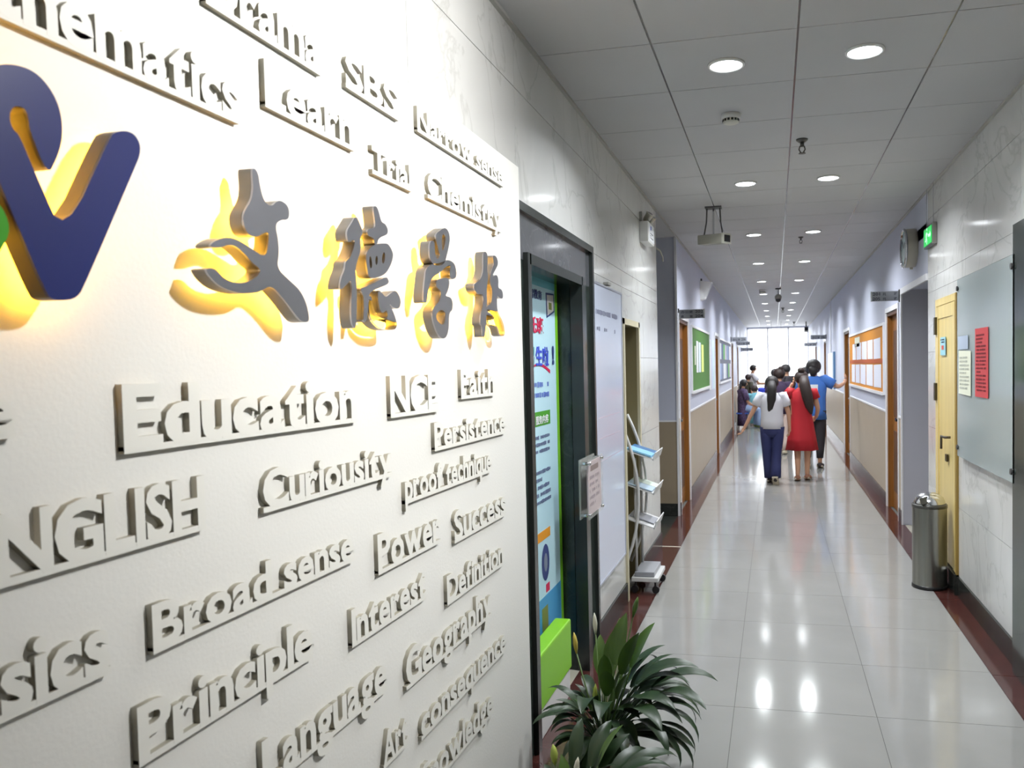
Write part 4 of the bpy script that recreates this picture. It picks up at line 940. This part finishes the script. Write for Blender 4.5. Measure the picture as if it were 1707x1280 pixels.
def trousers(m, cuff=0.03, flare=1.0, waist=.56, name='trousers'):
    def f(t, J, H):
        mb = MB(); p = J['pelvis']
        mb.loft([(p.x, p.y, p.z-.1*H, .05*H, .045*H), (p.x, p.y, p.z-.06*H, .088*H, .07*H), (p.x, p.y, p.z, .088*H, .068*H), (p.x, p.y, p.z+(waist-.525)*H, .08*H, .06*H)], 16)
        for s_ in 'LR':
            h, k, a = J[s_+'hip'], J[s_+'kn'], J[s_+'an']; e = a.lerp(k, max(cuff-.03,0)/.25)
            mb.tube([h+Vector((0,0,.02*H)), h.lerp(k,.4), k, k.lerp(e,.6), e+(e-k).normalized()*.0*H], [.058*H,.054*H,.043*H,.04*H*(1+(flare-1)*.5),.037*H*flare], 12)
        mb.build(name, m, t, True)
    return f
def dress(m, hem=.26):
    def f(t, J, H):
        p, n = J['pelvis'], J['neck']; mb = MB()
        secs = [(p.x,p.y,hem*H,.135*H,.10*H),(p.x,p.y,(hem+.1)*H,.122*H,.09*H),(p.x,p.y,.5*H,.105*H,.078*H),(p.x,p.y,.6*H,.086*H,.066*H),(0,0,.7*H,.092*H,.066*H),(n.x,n.y,.785*H,.09*H,.056*H),(n.x,n.y,n.z-.015*H,.055*H,.044*H),(n.x,n.y,n.z,.034*H,.036*H)]
        R = []
        for cx, cy, z, rx, ry in secs:
            k_ = max(0, (.5*H-z)/H)*.35
            R.append([Vector((cx+rx*(1+k_*math.sin(6*2*PI*k/36))*math.cos(2*PI*k/36), cy+ry*(1+k_*math.sin(6*2*PI*k/36))*math.sin(2*PI*k/36), z)) for k in range(36)])
        mb.ring_loft(R)
        for s_ in 'LR':
            a, b = J[s_+'sh'], J[s_+'el']; mb.tube([a.lerp(J['chest'],.3)+Vector((0,0,.012*H)), a, a.lerp(b,.4)], [.043*H,.045*H,.046*H], 12)
        mb.build('dress', m, t, True)
    return f
def hair(m, tail=None, bun=None, short=False, r=1.0):
    def f(t, J, H):
        c = J['head']; mb = MB(); mb.ell((c.x, c.y-.004*H, c.z+.012*H), .062*H*r, .066*H*r, .062*H*r, 16, 10)
        bm = mb.bm; cut = [v for v in bm.verts if (v.co.y > c.y+.03*H and v.co.z < c.z+.03*H) or v.co.z < c.z-(.035 if short else .05)*H]
        bmesh.ops.delete(bm, geom=cut, context='VERTS')
        o = mb.build('hair', m, t, True)
        if tail:
            pts = [c+Vector(p)*H for p in tail[0]]; MB().tube(pts, [q*H for q in tail[1]], 10, .7).build('hair_length', m, o, True)
        if bun: MB().ell(tuple(c+Vector(bun[0])*H), bun[1]*H, bun[1]*H, bun[1]*.9*H).build('hair_bun', m, o, True)
    return f
def shoes(m, sole=None, bare=False):
    def f(t, J, H):
        for s_ in 'LR':
            a, k = J[s_+'an'], J[s_+'to']; d = (k-a); d = d.normalized(); up_ = (J[s_+'kn']-a).normalized()
            heel = a-up_*.022*H-d*.02*H; tip = k+d*.025*H
            mb = MB(); mb.tube([heel-d*.008*H, heel+d*.02*H, heel.lerp(tip,.5), heel.lerp(tip,.85), tip], [.02*H,.028*H,.026*H,.026*H,.014*H], 10, .8)
            o = mb.build('shoe', m, t, True)
            if sole:
                w = d.cross(up_).normalized(); nn = w.cross(d).normalized(); nn = nn if nn.dot(up_) > 0 else -nn
                MB().obox(heel.lerp(tip,.5)-nn*.02*H, d*.066*H, w*.026*H, nn*.006*H).build('sole', sole, o)
    return f
WHITE_CL = mat('white_cotton', (212,212,220), .8); NAVY_CL = mat('navy_cotton', (40,46,92), .8); RED_CL = mat('red_cotton', (178,24,38), .7); BLUE_CL = mat('blue_cotton', (62,112,190), .8)
DARK_CL = mat('charcoal_cotton', (44,40,46), .8); PURP_CL = mat('dark_purple_cotton', (58,44,72), .8); GREYT = mat('grey_trousers', (128,122,132), .8); BEIGE_CL = mat('beige_pink_cotton', (206,186,176), .8)
SOLE = mat('pale_rubber', (200,190,170), .6); SNEAK = mat('dark_sneaker', (52,44,44), .6); SANDAL = mat('tan_sandal', (150,104,80), .6); TEAL_CL = mat('teal_cotton', (110,170,184), .8); JEAN = mat('pale_jeans', (150,172,210), .8)
# girl in a white T-shirt, walking away, left arm swung out
person('girl in white T-shirt and flared navy trousers walking away, dark hair down her back', (-.045, 10.75, 0), -.05, 1.47,
    dict(Lel=(-.175,-.01,.645), Lwr=(-.245,-.0,.51), Lha=(-.27,.01,.47), Rel=(.145,.02,.64), Rwr=(.15,.06,.5), Rha=(.148,.08,.46), Lkn=(-.05,.04,.275), Lan=(-.03,.05,.05), Lto=(-.035,.13,.022), Rkn=(.035,.02,.27), Ran=(.03,-.09,.075), Rto=(.035,-.05,.02), nose=(.02,.062,.895)),
    [top(WHITE_CL, .5, .42, 1.08), trousers(NAVY_CL, .02, 1.3), hair(HAIR, ([(0,-.045,.02),(.005,-.075,-.05),(-.0,-.08,-.14),(-.012,-.075,-.22),(-.03,-.07,-.27)], [.036,.043,.04,.028,.006])), shoes(SNEAK, SOLE)])
# woman in the red dress, left hand raised to her head
person('woman in knee-length red dress walking away, one hand raised to her long brown hair', (.345, 11.05, 0), -.12, 1.53,
    dict(Lel=(-.165,.03,.70), Lwr=(-.10,.06,.83), Lha=(-.075,.055,.87), Rel=(.14,.02,.64), Rwr=(.12,.08,.56), Rha=(.1,.1,.55), Lkn=(-.04,.01,.275), Lan=(-.035,-.03,.05), Lto=(-.05,.05,.022), Rkn=(.045,.04,.275), Ran=(.04,.04,.05), Rto=(.05,.115,.022)),
    [dress(RED_CL, .275), hair(HAIRB, ([(.02,-.045,.02),(.035,-.075,-.06),(.055,-.08,-.15),(.075,-.075,-.24),(.09,-.07,-.31)], [.04,.048,.047,.038,.008]), ((0,-.03,.075), .03)), shoes(SANDAL, SOLE)])
# person in a blue T-shirt with a white print, right arm stretched to the wall
p = person('person in blue T-shirt with white back print, right arm stretched towards the wall', (.57, 12.45, 0), -.1, 1.68,
    dict(Rel=(.215,.0,.73), Rwr=(.265,.05,.765), Rha=(.275,.07,.80), Lel=(-.14,.03,.63), Lwr=(-.11,.09,.55), Lkn=(-.05,.04,.275), Lan=(-.06,.05,.05), Lto=(-.065,.13,.022), Rkn=(.055,.0,.275), Ran=(.05,-.03,.05), Rto=(.06,.055,.022)),
    [top(BLUE_CL, .44, .5, 1.15), trousers(DARK_CL, .075, .8), hair(HAIR, ([(0,-.05,.01),(0,-.06,-.03),(0,-.06,-.07)], [.04,.042,.02]), r=1.1), shoes(SNEAK, SOLE)])
pr = MB(); n_ = 10; H_ = 1.68
def back(x, z):
    k = max(0, min(1, (z-.44*H_)/((.825-.012-.44)*H_))); ks = (0,.25,.5,.75,.9,1.0); rxs = (.098,.092,.09,.1,.098,.06); rys = (.07,.066,.065,.066,.058,.045)
    for i in range(5):
        if ks[i] <= k <= ks[i+1]:
            u = (k-ks[i])/(ks[i+1]-ks[i]); rx = (rxs[i]*(1-u)+rxs[i+1]*u)*1.15*H_; ry = (rys[i]*(1-u)+rys[i+1]*u)*1.15*H_
    return -ry*math.sqrt(max(0, 1-(x/rx)**2))*1.03-.022
q = lambda i, j: (-.12+.19*i/n_, back(-.12+.19*i/n_, .98+.29*j/n_), .98+.29*j/n_)
for i in range(n_):
    for j in range(n_): pr.quad(q(i,j), q(i+1,j), q(i+1,j+1), q(i,j+1))
pr = pr.build('back_print', mat('white_shirt_print', (206,212,216), .8), p, True)
# partly hidden walkers ahead
person('person with dark purple top and pale trousers walking ahead, between the girl and the woman', (.07, 14.3, 0), 0, 1.55, dict(Ran=(.05,-.04,.05), Rto=(.06,.04,.022)), [top(PURP_CL, .46, .5, 1.05), trousers(BEIGE_CL), hair(HAIRB, bun=((.02,-.02,.07), .03), r=1.1), shoes(mat('cream_shoe', (214,206,184), .6))])
person('man in black turned to his left, half hidden behind the walkers', (.22, 16.6, 0), .9, 1.62, {}, [top(DARK_CL, .46, .5, 1.15), trousers(DARK_CL), hair(HAIR, short=True), shoes(SNEAK)])
person('person with short dark hair half hidden behind the blue T-shirt', (.62, 17.0, 0), .5, 1.56, {}, [top(GREYT, .46, .5, 1.0), trousers(DARK_CL), hair(HAIR, short=True), shoes(SNEAK)])
person('person with a dark ponytail standing in the far crowd before the window', (.0, 18.2, 0), .2, 1.52, {}, [top(PURP_CL, .46, .5, 1.1), trousers(DARK_CL), hair(HAIR, ([(0,-.05,.02),(0,-.075,-.06),(0,-.07,-.16)], [.035,.04,.01])), shoes(SNEAK)])
# man in white shirt by the window
person('man in white short-sleeved shirt and grey trousers turned sideways near the far window', (-.60, 22.4, 0), -1.35, 1.62, dict(Rel=(.13,.07,.66), Rwr=(.12,.2,.66), Rha=(.12,.25,.67), Lel=(-.13,.06,.65), Lwr=(-.11,.18,.64), Lha=(-.1,.23,.65)), [top(WHITE_CL, .5, .5, 1.1), trousers(GREYT), hair(HAIR, short=True), shoes(SNEAK)])
# people sitting along the left wall
SIT = dict(pelvis=(0,0,.3), waist=(0,.0,.375), chest=(0,.01,.5), neck=(0,.0,.605), nape=(0,.01,.64), head=(0,.03,.685), crown=(0,.025,.73), nose=(0,.085,.678), Lear=(-.052,.02,.68), Rear=(.052,.02,.68),
    Lsh=(-.1,0,.57), Rsh=(.1,0,.57), Lel=(-.13,.04,.41), Rel=(.13,.04,.41), Lwr=(-.09,.14,.36), Rwr=(.09,.14,.36), Lha=(-.07,.18,.355), Rha=(.07,.18,.355),
    Lhip=(-.052,.02,.3), Rhip=(.052,.02,.3), Lkn=(-.065,.24,.29), Rkn=(.065,.24,.29), Lan=(-.065,.235,.05), Ran=(.065,.235,.05), Lto=(-.07,.31,.022), Rto=(.07,.31,.022))
def stool(loc, rotz, label, m, h=.40):
    t = thing('stool', label, 'stool', loc, rotz, 'seats along the left wall'); MB().box(-.15,.15,-.15,.15,h-.03,h).build('seat', m, t)
    for a in (-.13,.13):
        for b in (-.13,.13): MB().tube([(a,b,h-.03),(a*1.08,b*1.08,0)], .012, 6).build('leg', GREY_PL, t)
FLOWERED = mat('dark_patterned_cloth', (78,62,96), .8, noise=.6, nscale=24)
stool((-.80, 20.0, 0), 0, 'low blue stool under the woman in dark patterned top', mat('stool_blue', (60,90,170), .5))
person('woman in dark patterned top and pale jeans sitting on a stool along the left wall', (-.80, 20.0, 0), -1.2, 1.62, dict(SIT), [top(FLOWERED, .27, .6, 1.1), hair(HAIR, ([(0,-.05,.0),(0,-.07,-.1)], [.04,.02])), trousers(JEAN, waist=.56), shoes(mat('green_shoe', (90,110,60), .6))])
stool((-.52, 21.0, 0), 0, 'low purple stool under the child in teal shirt', mat('stool_purple', (86,84,140), .5), .33)
person('child in teal shirt and blue trousers sitting on a low stool, seen from behind', (-.52, 21.0, 0), .2, 1.38, dict(SIT), [top(TEAL_CL, .27, .5, 1.15), hair(HAIRB, r=1.1), trousers(mat('bright_blue_cotton', (64,110,180), .8), waist=.56), shoes(SNEAK)])
person('dark-haired person standing behind the seated child by the left wall', (-.72, 21.9, 0), -.9, 1.36, {}, [top(mat('dark_olive_cotton', (62,60,48), .8), .46, .5, 1.1), trousers(DARK_CL), hair(HAIRB), shoes(SNEAK)])
# blue school bag on a chair
stool((-.33, 23.4, 0), 0, 'dark stool under the cobalt blue bag', DARK_CL, .5)
t = thing('school_bag', 'cobalt blue school bag with a pale emblem on a dark stool', 'bag', (-.33, 23.4, .5))
COB = mat('cobalt_nylon', (44,64,190), .6)
bevel(MB().box(-.16,.16,-.1,.1,0,.42).build('bag_body', COB, t), .05, 3); bevel(MB().box(-.13,.13,-.135,-.09,.03,.2).build('front_pocket', COB, t), .02)
MB().lathe([(.03,-.14),(.004,-.142)], (-.0,0,.26), 'y', 14).build('emblem', PAPER, t); MB().tube([(-.05,0,.41),(-.04,0,.46),(.04,0,.46),(.05,0,.41)], .01).build('carry_loop', DARK_CL, t)
for a in (-.09,.09): MB().tube([(a,.1,.4),(a,.16,.28),(a,.12,.08)], .016, 6, .5).build('shoulder_strap', DARK_CL, t)
